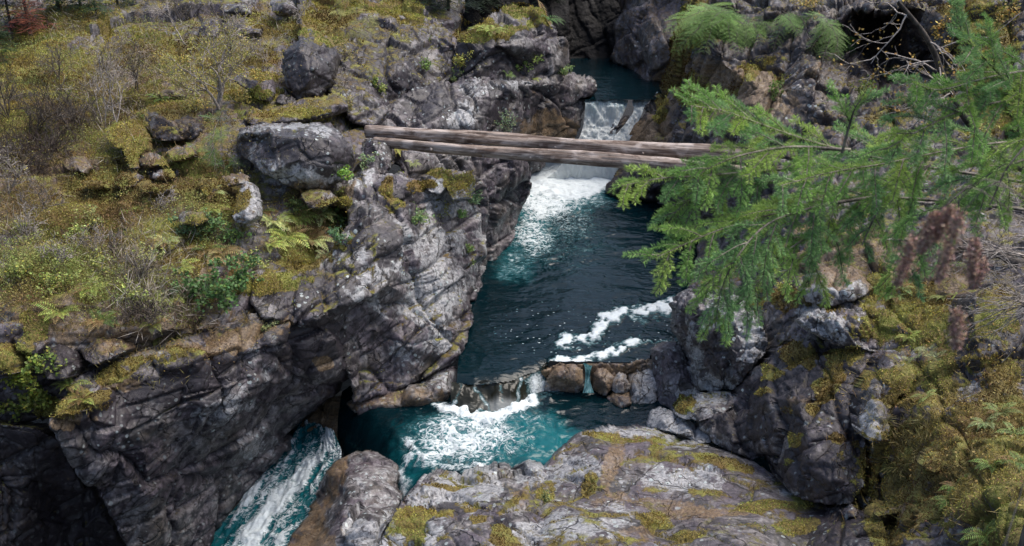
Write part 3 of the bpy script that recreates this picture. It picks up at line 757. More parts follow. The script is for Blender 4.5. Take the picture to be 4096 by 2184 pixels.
blk([(177, 216, 20.2), (182, 211, 20.5), (204, 212, 20.5), (206, 220, 20), (196, 226, 19.7), (180, 224, 19.8)], [(192, 217, 19.8)], 'small grey block set in the moss left of the pointed rock', (.2, .6, .15, .2), .5)
blk([(150, 171, 22.3), (160, 167, 22.5), (172, 168, 22.5), (174, 176, 22), (160, 180, 21.8), (150, 178, 21.9)], [(162, 173, 21.9)], 'upper of two flat slabs flush with the mossy shelf', (.1, .6, .25, .1), .4)
blk([(140, 188, 21.5), (152, 182, 21.8), (171, 183, 21.8), (172, 190, 21.4), (160, 195, 21.1), (142, 194, 21.1)], [(156, 188, 21.2)], 'lower of two flat slabs flush with the mossy shelf', (.1, .6, .25, .1), .4)
blk([(222, 8, 34), (228, 2, 34.6), (240, 0, 34.8), (250, 6, 34.2), (250, 13, 33.4), (224, 14, 33.3)], [(238, 7, 33.4)], 'rounded grey boulder at the top of the slope', (.2, .4, .2, .3), .8)
blk([(222, 24, 32.6), (232, 17, 33.2), (250, 17, 33.2), (262, 24, 32.6), (260, 34, 31.6), (226, 35, 31.5)], [(242, 25, 31.8)], 'wide dark boulder just below the topmost boulder', (.2, .3, .2, .4), .8)
blk([(198, 30, 32.2), (206, 18, 33), (216, 17, 33), (221, 30, 32), (216, 38, 31.3), (202, 38, 31.3)], [(210, 27, 31.7)], 'steep dark boulder left of the wide one near the top', (.2, .3, .2, .4), .8)
blk([(150, 92, 27.4), (158, 84, 28), (175, 86, 27.8), (190, 92, 27.3), (188, 97, 26.9), (160, 97, 26.8)], [(170, 91, 27)], 'low dark rock peeping from moss above the overhanging block', (.3, .3, .2, .4), .6)
blk([(80, 182, 21.8), (92, 178, 22), (106, 181, 21.8), (108, 188, 21.4), (84, 190, 21.2)], [(94, 184, 21.3)], 'flat broken stone in dry grass left of the slabs', (.2, .5, .3, .2), .4)
blk([(270, 3, 34), (276, -4, 34.8), (290, -3, 34.8), (298, 8, 33.8), (286, 14, 33.2), (272, 12, 33.3)], [(284, 4, 33.3)], 'grey boulder at the top edge right of the topmost boulder', (.2, .4, .2, .3), .8)
blk([(38, 366, 15.9), (44, 346, 16.4), (60, 340, 16.6), (72, 350, 16.3), (76, 368, 15.8), (66, 380, 15.4), (48, 381, 15.3)], [(58, 360, 15.6), (62, 350, 16.0)], 'black block left of the mossy ledge, the lower of two', (.15, .2, .2, .6), .9)
blk([(78, 348, 16.5), (84, 333, 17), (104, 329, 17.2), (122, 336, 17), (129, 350, 16.5), (112, 360, 16.1), (94, 366, 15.9), (84, 360, 16)], [(100, 345, 16.3), (110, 340, 16.6)], 'dark block at the back of the mossy ledge under a small fern', (.2, .25, .3, .5), .9)
blk([(12, 335, 16.4), (18, 312, 17), (34, 306, 17.2), (46, 320, 16.9), (50, 340, 16.4), (36, 356, 15.9), (18, 352, 15.9)], [(32, 330, 16.3)], 'dark mossy block above the lower black block at the left', (.35, .15, .3, .5), .9)
blk([(78, 300, 17.6), (86, 280, 18), (98, 278, 18.1), (106, 294, 17.7), (104, 312, 17.2), (86, 316, 17.1)], [(93, 297, 17.3)], 'upright grey rock half hidden in brush above the mossy ledge', (.25, .5, .3, .4), .7)
blk([(-40, 352, 16), (-10, 344, 16.2), (10, 344, 16.2), (16, 358, 15.8), (12, 374, 15.4), (-30, 376, 15.3)], [(0, 358, 15.5)], 'moss-covered block cut by the left edge of the photo', (.8, .1, .2, .3), .8)
blk([(214, 183, 21.9), (220, 175, 22.3), (240, 172, 22.5), (250, 177, 22.2), (246, 184, 21.8), (226, 187, 21.6)], [(232, 179, 21.8)], 'flat grey slab in the moss between biggest boulder and pointed rock', (.12, .55, .2, .1), .4, oct_=((.8, .04), (.4, .03), (.2, .01)))
blk([(112, 184, 21.7), (120, 172, 22.2), (134, 168, 22.4), (142, 176, 22), (136, 186, 21.6), (120, 190, 21.4)], [(127, 177, 21.7)], 'squat angular stone left of the flat slabs on the mossy shelf', (.15, .4, .2, .3), .5)
blk([(284, 92, 27), (282, 80, 27.5), (276, 74, 27.8), (296, 100, 26.6), (290, 106, 26.3), (276, 104, 26.3), (274, 94, 26.8)], [(283, 96, 26.5)], 'small dark rock wedged between orange-capped block and tall dark boulder', (.1, .2, .2, .6), .6)
blk([(196, 184, 21.6), (204, 176, 22.1), (214, 178, 22), (216, 190, 21.4), (206, 196, 21)], [(206, 185, 21.4)], 'knee-high angular rock below the cedar sapling', (.15, .45, .15, .3), .5)
blk([(300, 196, 22.1), (312, 190, 22.4), (330, 190, 22.5), (340, 198, 22), (326, 206, 21.5), (306, 206, 21.5)], [(320, 198, 21.8)], 'low brown-mossed rock at the foot of the biggest grey boulder', (.3, .3, .2, .3), .5)
blk([(150, 242, 19.6), (158, 232, 20.1), (176, 230, 20.2), (182, 240, 19.7), (172, 250, 19.2), (156, 250, 19.2)], [(166, 240, 19.4)], 'weathered grey ledge stone left of the grey-green bushes', (.15, .5, .2, .3), .6)
# blocks crowning the left cliff
blk([(360, 150, 24.9), (362, 138, 25.4), (378, 134, 25.6), (388, 138, 25.5), (392, 156, 24.8), (390, 168, 24.2), (384, 175, 23.9), (372, 170, 24), (364, 163, 24.3)], [(376, 150, 24.5), (384, 160, 24.2), (372, 142, 24.8)], 'spotted grey block wedged under the left end of the logs', (.08, .6, .1, .4))
blk([(372, 184, 23), (382, 174, 23.5), (400, 172, 23.7), (411, 178, 23.6), (414, 188, 23.1), (405, 200, 22.5), (390, 204, 22.3), (378, 196, 22.5)], [(395, 180, 22.9), (405, 186, 22.7), (388, 192, 22.4)], 'purple-grey angular block perched on the cliff top below the logs', (.12, .4, .2, .3))
blk([(424, 184, 24.2), (432, 172, 24.7), (446, 169, 25), (456, 172, 25), (450, 186, 24.3), (440, 194, 23.9), (428, 192, 23.9)], [(440, 180, 24.2)], 'bluish slab with a moss edge on the cliff top, left of the moss cushion', (.15, .6, .05, .2), .7)
blk([(446, 186, 24.2), (456, 174, 24.8), (472, 172, 25), (476, 184, 24.6), (472, 198, 24), (452, 200, 23.8)], [(461, 184, 24.1)], 'block carrying the round moss cushion on the cliff top', (.5, .5, .05, .2), .7)
# ------------------------------------------------------------------ right bank
body('cliff', [(692, -50, 40), (690, -10, 37.2), (686, 15, 36.6), (675, 47, 36), (665, 82, 36), (655, 93, 36.2), (643, 105, 35.4), (632, 122, 35), (624, 139, 34.6), (618, 156, 34.0), (612, 175, 33.0), (660, 190, 30.5), (700, 185, 27.5), (760, 178, 25.2), (850, 175, 23.2), (930, 170, 21.8), (1224, 160, 20), (1224, -50, 27), (900, -50, 35)],
     [(720, 60, 31), (705, 90, 31.5), (720, 110, 29.5), (690, 100, 32.5), (700, 130, 29.5), (660, 140, 32.5), (650, 120, 34), (760, 90, 28.4), (745, 125, 27.2), (770, 70, 30), (800, 55, 29.5), (790, 100, 27.6), (815, 100, 26.6), (812, 65, 28.2), (835, 80, 28), (838, 120, 26), (815, 140, 25.4), (700, 10, 34), (712, 30, 32.5),
      (860, 45, 32), (885, 30, 34.5), (890, 55, 34), (908, 62, 31.5), (880, 80, 29.5), (885, 12, 29.5), (880, 95, 27.2), (930, 100, 25.5), (900, 130, 24.2), (960, 60, 26.5), (990, 40, 26), (1024, 0, 27), (1040, 100, 22.5), (780, 10, 32.5), (850, 8, 30.5), (920, 8, 28.5), (925, 40, 28), (770, 150, 26), (740, 20, 33)],
     kind=S, base=(.10, .14, .40, .62), thick=2.5, smooth=1, cmoss=.25, oct_=((1.9, .42), (.8, .13), (.4, .05)), aniso=(.5, .7, 1.6), rot=(.1, -.35, .2), crack=.8)
body('shore_rock', [(606, 193, 32.4), (609, 185, 32.6), (618, 176, 32.8), (630, 168, 32.4), (650, 168, 31.5), (690, 180, 30.5), (702, 204, 30.6), (680, 206, 30.9), (665, 201, 31.4), (640, 199, 31.7), (620, 197, 32.1)], [(640, 183, 31.2), (620, 188, 31.8), (660, 188, 30.7)],
     label='wet black rock at the water line right of the waterfall foam', cat='boulder', base=(0, .15, .05, .7), thick=1, **ROCKY)
body('hillside', [(640, 215, 32.5), (662, 185, 31.5), (690, 172, 29), (730, 160, 25), (760, 158, 24), (850, 160, 23), (920, 152, 22.3), (1224, 120, 22), (1224, 595, 8.2), (890, 595, 10.4), (870, 540, 12.2), (858, 505, 13.4), (800, 470, 15.3), (770, 420, 16.9), (740, 372, 18.3), (715, 330, 19.6), (690, 302, 21.4), (684, 290, 23.2), (694, 262, 25.4), (700, 235, 27.8), (668, 212, 30.6)],
     [(800, 190, 22.4), (800, 250, 20), (900, 250, 18.5), (1000, 200, 19), (760, 330, 18.9), (860, 300, 17), (950, 300, 16), (1000, 400, 12.5), (900, 400, 13.9), (866, 450, 14.0), (950, 500, 10.5), (1024, 546, 8.8), (890, 546, 11.3), (730, 250, 24), (760, 200, 23.4), (1040, 300, 15.2), (880, 350, 15.4), (960, 430, 12.0), (895, 470, 12.6), (930, 360, 14.6), (910, 330, 15.5), (920, 405, 13.4)],
     kind=S, oct_=((1.5, .30), (.6, .14), (.25, .03)), lump=(.9, .14), rough=.05, base=(.25, .25, .36, .25), pm=.85, slope=.6, smooth=2, rnd=0, thick=2)

blk2 = lambda name, o, i, label, base, thick=.9, near=.988, **kw: body(name, [(a, b, c * near) for a, b, c in o], [(a, b, c * near) for a, b, c in i], label=label, cat=kw.pop('cat', 'boulder'), base=base, thick=thick, rnd=2, rnd_d=.08, smooth=kw.pop('smooth', 0), lump=kw.pop('lump', (.8, .04)), **kw)
blk2('rock_column', [(673, 303, 20.4), (676, 295, 20.6), (690, 288, 20.6), (735, 296, 19.8), (760, 318, 18.9), (770, 345, 18.2), (760, 362, 17.9), (742, 382, 18.2), (735, 390, 18.4), (715, 392, 18.8), (700, 390, 19.3), (694, 375, 19.7), (684, 350, 20.3), (676, 332, 20.4)],
     [(690, 320, 19.4), (700, 350, 19.0), (697, 310, 19.3), (720, 340, 18.6), (740, 340, 18.4), (730, 310, 18.9), (715, 310, 19.2), (745, 365, 18.0), (720, 375, 18.6), (705, 378, 19.0)],
     'streaked silver-grey rock column at the right edge of the dark pool', (.04, .55, .1, .35), 1.6, aniso=(.45, .45, 2.2), rot=(.1, -.3, .1), oct_=((1.0, .16), (.45, .09), (.2, .03)), cat='rock outcrop')
blk2('water_worn_boulder', [(651, 348, 20.9), (664, 339, 21.1), (680, 342, 20.7), (690, 365, 20.2), (698, 388, 19.8), (704, 402, 19.5), (692, 413, 19.4), (674, 414, 19.6), (657, 407, 20), (652, 390, 20.4)], [(670, 355, 20.3), (680, 372, 19.9), (675, 392, 19.7), (664, 390, 19.9)],
     'smooth brown-grey boulder at the foot of the streaked column', (.02, .4, .28, .25), .9, **SOFT)
body('riverbed', [(540, 371, 20.45), (560, 363, 20.5), (575, 365, 20.5), (600, 362, 20.5), (620, 364, 20.5), (640, 359, 20.6), (664, 356, 20.7), (668, 402, 20.3), (600, 400, 20.3), (538, 398, 20.35)], [(600, 375, 20.42), (560, 375, 20.42), (640, 372, 20.5)], kind=S, base=(.05, .1, .5, .4), thick=.6, rnd=3, rnd_d=.1, smooth=1, oct_=((.5, .08), (.25, .04), (.12, .01)))
for o, i, l, bs in [
    ([(543, 393, 20.2), (546, 380, 20.3), (549, 371, 20.4), (556, 366, 20.45), (571, 365, 20.45), (582, 369, 20.4), (586, 383, 20.3), (585, 392, 20.2), (565, 394, 20.15)], [(556, 374, 20.15), (572, 371, 20.2), (566, 383, 20.05), (578, 380, 20.1)], 'leftmost brown rock standing in the weir', (.02, .55, .42, .15)),
    ([(590, 391, 20.2), (591, 374, 20.35), (598, 367, 20.45), (610, 370, 20.4), (616, 377, 20.25), (612, 391, 20.0), (605, 397, 19.9), (597, 393, 20.1)], [(600, 377, 20.1), (606, 386, 19.95)], 'brown rock in the weir right of the little white spout', (.02, .55, .42, .1)),
    ([(610, 390, 20.1), (612, 378, 20.3), (619, 371, 20.4), (627, 374, 20.35), (632, 386, 20.15), (626, 394, 19.95), (616, 394, 19.95)], [(620, 380, 20.05), (624, 387, 19.95)], 'small knuckle of rock in the middle of the weir', (.02, .8, .3, .0)),
    ([(604, 398, 19.9), (617, 389, 20.0), (630, 390, 19.95), (632, 405, 19.55), (621, 410, 19.5), (610, 405, 19.7)], [(620, 397, 19.7)], 'flat tan stone half awash below the weir', (.02, .3, .5, .0)),
    ([(626, 400, 19.9), (628, 374, 20.5), (633, 363, 20.8), (645, 360, 20.9), (656, 363, 20.8), (660, 378, 20.4), (657, 400, 19.9), (652, 408, 19.7), (634, 408, 19.7)], [(640, 370, 20.4), (646, 380, 20.2), (634, 382, 20.1), (646, 395, 19.8), (634, 396, 19.8)], 'pale scooped-out rock in the weir next to the brown-grey boulder', (.02, .9, .3, .0))]:
    body('weir_rock', o, i, label=l, cat='boulder', base=bs, thick=.6, rnd=4, rnd_d=.14, smooth=1, lump=(.5, .06), oct_=((.7, .07), (.35, .04), (.18, .012)), slope=.7, crack=.35)
blk2('boulder', [(803, 285, 17.8), (808, 273, 18.3), (826, 264, 18.7), (850, 260, 18.9), (868, 264, 18.6), (872, 290, 17.6), (852, 302, 17.2), (830, 307, 17.1), (810, 302, 17.3)], [(825, 278, 17.6), (845, 275, 17.7), (820, 290, 17.2), (850, 290, 17.3)], 'rounded grey boulder seen through the low fir twigs', (.12, .6, .3, .25))
blk2('boulder', [(797, 318, 16.9), (815, 309, 17.2), (838, 303, 17.4), (860, 301, 17.4), (872, 312, 17), (874, 338, 16.2), (884, 352, 15.7), (862, 348, 15.8), (842, 347, 16), (820, 337, 16.3), (804, 327, 16.6)], [(815, 318, 16.5), (840, 312, 16.6), (835, 322, 16.2), (850, 335, 15.9), (862, 320, 16.3)], 'wedge-shaped slab with slanting white streaks on the right bank', (.12, .6, .1, .35), aniso=(.5, 1, 1.8), rot=(0, .6, 0), oct_=((.7, .12), (.3, .09), (.13, .04)))
blk2('boulder', [(698, 428, 17.5), (706, 412, 17.9), (724, 405, 18.0), (735, 395, 18.0), (750, 376, 18.0), (765, 360, 17.9), (775, 345, 17.8), (800, 338, 17.3), (830, 345, 16.7), (872, 347, 16.0), (874, 375, 15.3), (864, 400, 14.7), (862, 430, 14.2), (868, 450, 13.7), (864, 486, 13.1), (852, 504, 13.0), (825, 505, 13.2), (797, 498, 13.9), (780, 478, 14.7), (765, 456, 15.5), (745, 457, 16), (722, 450, 16.6)],
     [(800, 400, 15.2), (780, 375, 16.4), (785, 352, 17.0), (760, 405, 16.2), (775, 400, 15.8), (810, 440, 14.1), (805, 422, 14.6), (830, 480, 13.2), (815, 470, 13.6), (745, 420, 16.5), (725, 420, 17.0), (790, 440, 14.9), (782, 418, 15.5), (830, 380, 15.4), (850, 400, 14.9), (845, 440, 14.0), (770, 440, 15.5), (730, 440, 16.4), (820, 410, 14.9)],
     'massive purple-black rock mass with moss cushions right of the foreground slab', (.10, .22, .1, .35), 1.6, oct_=((1.1, .24), (.5, .09), (.22, .022)), cat='rock outcrop')
blk2('boulder', [(672, 414, 18.2), (680, 402, 18.5), (698, 396, 18.5), (722, 391, 18.4), (738, 393, 18.1), (734, 406, 17.6), (722, 416, 17.3), (700, 421, 17.3), (684, 419, 17.7)], [(700, 404, 17.7), (715, 403, 17.6), (690, 410, 17.7)], 'pale low slab with bright green moss behind the foreground slab', (.2, .6, .2, .1), .7, **SOFT)
blk2('boulder', [(646, 428, 18.4), (652, 414, 18.8), (662, 409, 18.9), (680, 415, 18.3), (704, 424, 17.6), (712, 440, 16.9), (700, 442, 16.9), (676, 434, 17.5)], [(662, 420, 18.2), (685, 426, 17.6)], 'narrow white-banded rock along the back of the foreground slab', (.05, .8, .1, .2), .6)
blk2('boulder', [(857, 408, 14.4), (868, 380, 15), (884, 352, 15.5), (896, 351, 15.5), (912, 366, 15.1), (926, 383, 14.6), (916, 392, 14.3), (900, 396, 14.1), (891, 406, 13.9), (890, 430, 13.4), (886, 440, 13.2), (866, 442, 13.2), (860, 424, 13.8)], [(892, 366, 14.8), (880, 385, 14.4), (905, 380, 14.3), (880, 410, 13.6), (872, 430, 13.3), (872, 400, 14.0)], 'gable-shaped grey rock with a ridge of dry moss', (.25, .5, .2, .35), .9)
blk2('boulder', [(857, 503, 13), (861, 472, 13.6), (867, 452, 13.9), (880, 449, 13.9), (886, 465, 13.5), (881, 486, 13), (870, 507, 12.6)], [(871, 475, 13.1)], 'upright pale slab with silver streaks under the gable-shaped rock', (.05, .9, .05, .15), .5, aniso=(.5, .5, 1.8), rot=(0, .3, 0))
blk2('boulder', [(954, 388, 13.6), (960, 368, 14), (965, 330, 14.8), (968, 305, 15.4), (975, 290, 15.8), (1000, 284, 15.9), (1040, 288, 15.6), (1060, 330, 14.6), (1050, 356, 14), (1015, 368, 13.7), (990, 378, 13.6), (965, 391, 13.5)], [(975, 320, 14.6), (1000, 320, 14.4), (990, 300, 15.1), (980, 355, 13.8), (1010, 350, 13.8), (1020, 310, 14.7)], 'big black rock with grey lichen scars near the right edge', (.15, .25, .1, .85), 1.3, crack=.3)
blk2('boulder', [(922, 468, 11.6), (928, 454, 12), (938, 449, 12.2), (952, 458, 11.9), (948, 468, 11.6), (934, 474, 11.4)], [(938, 460, 11.6)], 'small dark stone sunk in the moss of the right slope', (.2, .4, .2, .4), .4)
blk2('boulder', [(840, 512, 13), (846, 500, 13.3), (856, 498, 13.3), (862, 508, 12.9), (856, 518, 12.5), (844, 518, 12.6)], [(852, 507, 12.7)], 'fist of grey rock at the right end of the foreground slab', (.1, .5, .2, .3), .4)
blk2('boulder', [(866, 514, 12.4), (878, 505, 12.6), (902, 502, 12.4), (918, 506, 12.1), (908, 512, 11.9), (880, 518, 12)], [(890, 509, 12.1)], 'thin dark rock bar lying below the upright pale slab', (.1, .4, .2, .5), .4)
blk2('boulder', [(798, 552, 12), (802, 530, 12.8), (820, 516, 13.1), (845, 512, 13), (870, 516, 12.5), (884, 524, 12), (892, 545, 11.2), (895, 590, 10.2), (800, 590, 11)], [(830, 528, 12.3), (860, 530, 12), (840, 545, 11.6)], 'dark jagged rock at the bottom edge between slab and mossy slope', (.15, .3, .2, .7), .9)

# ------------------------------------------------------------------ foreground
body('foreground_slab', [(536, 478, 15.6), (545, 466, 16.0), (558, 455, 16.4), (579, 441, 17), (596, 430, 17.5), (607, 426, 17.7), (635, 427, 17.8), (655, 425, 17.9), (676, 432, 17.5), (693, 440, 17.1), (721, 450, 16.5), (740, 459, 16.1), (766, 474, 15.4), (794, 490, 14.5), (833, 504, 13.7), (850, 514, 13.2), (846, 540, 12), (835, 595, 10.6), (530, 595, 11.2), (535, 540, 12.7)],
     [(560, 475, 15.4), (575, 500, 14.3), (600, 450, 16.0), (607, 440, 16.6), (640, 445, 16.2), (640, 470, 14.9), (690, 455, 15.9), (700, 470, 15.1), (740, 480, 14.6), (700, 500, 13.8), (640, 500, 13.8), (780, 510, 13.4), (740, 520, 13.0), (600, 520, 13.2), (640, 540, 12.3), (700, 546, 12.0), (560, 530, 12.9), (800, 530, 12.6), (655, 527, 13.1), (648, 518, 13.1), (665, 522, 13.1)],
     label='broad rounded grey slab with moss streaks filling the bottom of the photo', cat='rock slab', base=(.03, .34, .12, .18), thick=2, rnd=2, rnd_d=.12, cmoss=.42, pm=.62, oct_=((1.7, .13), (.8, .06), (.3, .012)), aniso=(1.6, 1.0, .8), rot=(.1, .1, .7), slope=.8, crack=.55, lump=(1.2, .16))
body('foreground_slab', [(372, 560, 12.6), (384, 530, 13.3), (396, 512, 14.0), (402, 498, 14.6), (418, 479, 15.5), (437, 471, 15.9), (463, 475, 15.7), (480, 471, 15.9), (504, 465, 16.1), (517, 471, 15.9), (532, 463, 16.1), (546, 467, 15.9), (556, 485, 15.2), (552, 510, 14.0), (545, 540, 12.8), (540, 595, 11), (360, 595, 11.8)],
     [(430, 490, 14.6), (470, 490, 14.7), (505, 482, 15.1), (440, 510, 13.8), (450, 503, 14.2), (480, 505, 14.0), (520, 500, 14.2), (415, 525, 13.5), (460, 530, 12.8), (500, 530, 12.8), (440, 540, 12.6), (535, 475, 15.4)],
     label='lumpy pale rock shelf with moss-filled cracks left of the broad slab', cat='rock slab', base=(.04, .48, .12, .2), thick=2, pm=.62, rnd=2, rnd_d=.12, cmoss=.42, oct_=((1.0, .16), (.5, .08), (.22, .02)), aniso=(1.6, .9, .8), rot=(.1, .1, .8), crack=.7)
body('water_worn_boulder', [(270, 595, 14.6), (284, 546, 15.9), (301, 517, 16.9), (318, 488, 17.8), (325, 474, 18.0), (338, 462, 18.2), (352, 454, 18.3), (366, 451, 18.2), (383, 455, 18.0), (399, 462, 17.6), (401, 474, 17.2), (397, 486, 16.9), (402, 498, 16.3), (398, 510, 15.6), (384, 546, 13.9), (370, 595, 12.6)],
     [(350, 480, 16.7), (370, 465, 17.3), (385, 472, 17.1), (340, 510, 15.6), (365, 500, 15.8), (330, 535, 14.9), (365, 530, 14.5), (320, 560, 14.4), (390, 490, 16.3)],
     label='smooth brown boulder between the chute and the churning pool', cat='boulder', base=(.02, .5, .25, .2), thick=1.6, oct_=((1.4, .10), (.6, .06), (.2, .02)), slope=.6, crack=.25, lump=(1.3, .14))
body('boulder', [(352, 595, 11.9), (345, 546, 13.6), (340, 530, 14.2), (352, 512, 14.9), (372, 503, 15.2), (398, 504, 15.2), (396, 516, 14.6), (384, 534, 13.8), (376, 560, 12.9), (370, 595, 12)], [(365, 530, 13.9), (370, 515, 14.4)],
     label='rough pale rock in the gap between brown boulder and rock shelf', cat='boulder', base=(.1, .6, .2, .3), thick=1, **ROCKY)

# rock behind the split of the fall
body('midfall_rock', [(606, 131, 34.75), (614, 122, 35.05), (624, 114, 35.3), (630, 112, 35.35), (630, 116, 35.2), (625, 123, 34.95), (618, 131, 34.75), (611, 135, 34.65)], [(617, 125, 34.72), (624, 118, 34.95)], label='brown rock splitting the waterfall into two arms', cat='boulder', base=(0, .1, .3, .75), thick=.6, rnd=2, rnd_d=.1, smooth=1)
# deep ground under everything
zz = np.array([[-30, -5, -5.0], [30, -5, -5.0], [30, 75, -5.0], [-30, 75, -5.0]], float)
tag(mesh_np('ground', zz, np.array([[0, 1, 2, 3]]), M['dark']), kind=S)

# ------------------------------------------------------------------ the two logs
def log(name, a, b, r0, r1, seed, label, part_knots):
    a, b = np.asarray(a), np.asarray(b)
    L = np.linalg.norm(b - a); nu, nv = int(L / .045), 40
    u = np.linspace(0, 1, nu)[:, None]; th = np.linspace(0, 2 * math.pi, nv, endpoint=False)[None, :]
    x = u * L + 0 * th
    rr = r0 + (r1 - r0) * u + 0 * th
    q = np.stack([(x * .55), np.cos(th) * 1.2 + 0 * x, np.sin(th) * 1.2 + 0 * x], -1).reshape(-1, 3)
    q2 = np.stack([(x * .8), np.cos(th) * 7 + 0 * x, np.sin(th) * 7 + 0 * x], -1).reshape(-1, 3)
    d = (fbm(q, 3, seed) * .05 + fbm(q2, 3, seed + 4) * .018 - .02 * (fbm(q2 * .6 + 9, 2, seed + 9) > .38)).reshape(rr.shape)
    rr = rr + d
    wob = np.stack([0 * u, .05 * np.sin(u * 5 + seed), .03 * np.sin(u * 7 + 2 * seed)], -1)
    V = np.stack([x, rr * np.cos(th), rr * np.sin(th)], -1) + wob
    V = V.reshape(-1, 3)
    F = []
    for i in range(nu - 1):
        for j in range(nv):
            k = (j + 1) % nv
            F.append((i * nv + j, i * nv + k, (i + 1) * nv + k, (i + 1) * nv + j))
    n0 = len(V)
    V = np.concatenate([V, [[-.03, 0, 0]], [[L + .03, 0, 0]]])
    T = [(n0, (j + 1) % nv, j) for j in range(nv)] + [(n0 + 1, (nu - 1) * nv + j, (nu - 1) * nv + (j + 1) % nv) for j in range(nv)]
    o = mesh_np(name, V, np.array(F), M['log'], True, tris=np.array(T))
    ex = (b - a) / L; ey = np.cross([0, 0, 1], ex); ey /= np.linalg.norm(ey); ez = np.cross(ex, ey)
    o.matrix_world = Matrix(((ex[0], ey[0], ez[0], a[0]), (ex[1], ey[1], ez[1], a[1]), (ex[2], ey[2], ez[2], a[2]), (0, 0, 0, 1)))
    tag(o, label, 'log', 'logs laid across the gorge')
    rnd_ = random.Random(seed)
    for k in range(part_knots):
        t = (k + .3 + .5 * rnd_.random()) / part_knots; ang = rnd_.choice([-1, 1]) * rnd_.uniform(.2, 1.5) - math.pi / 2
        R = r0 + (r1 - r0) * t; s = rnd_.uniform(.025, .045)
        c0 = np.array([t * L, R * .93 * math.cos(ang), R * .93 * math.sin(ang)]); dd = np.array([.25, math.cos(ang), math.sin(ang)])
        e1 = np.array([1, 0, 0.]); e2 = np.cross(dd, e1)
        kv = []
        for h, w in ((0, 1.5), (.5, 1.1), (1.1, .8), (1.3, .3)):
            for m in range(8):
                kv.append(c0 + dd * s * h * 1.3 + (e1 * math.cos(m * .785) + e2 * math.sin(m * .785)) * s * w)
        kf = [(r * 8 + m, r * 8 + (m + 1) % 8, r * 8 + 8 + (m + 1) % 8, r * 8 + 8 + m) for r in range(3) for m in range(8)] + [(24, 25, 26, 27), (24, 27, 28, 31), (28, 29, 30, 31)]
        mesh_np('knot', np.array(kv), np.array(kf), M['log'], True, parent=o)
    return o


log('log', W(366, 131.5, 25.4), W(772, 157, 23.0), .165, .20, 3, 'longer weathered grey log crossing the gorge, the upper and farther of the pair', 9)
log('log', W(374, 141.5, 24.9), W(745, 171.5, 22.75), .13, .185, 8, 'slimmer weathered log lying in front of the upper one', 8)
# ------------------------------------------------------------------ water
def capsule(x, y, pts, w):
    r = np.full(x.shape, 9e9)
    for (ax, ay), (bx, by) in zip(pts[:-1], pts[1:]):
        dx, dy = bx - ax, by - ay
        t = np.clip(((x - ax) * dx + (y - ay) * dy) / (dx * dx + dy * dy), 0, 1)
        r = np.minimum(r, np.hypot(x - ax - t * dx, y - ay - t * dy))
    k = np.clip(1 - r / w, 0, 1)
    return k * k * (3 - 2 * k)


def ell(x, y, cx, cy, rx, ry, a=0):
    ca, sa = math.cos(a), math.sin(a)
    u = ((x - cx) * ca + (y - cy) * sa) / rx; w = (-(x - cx) * sa + (y - cy) * ca) / ry
    k = np.clip(1.3 - np.sqrt(u * u + w * w), 0, 1)
    return k * k * (3 - 2 * k)


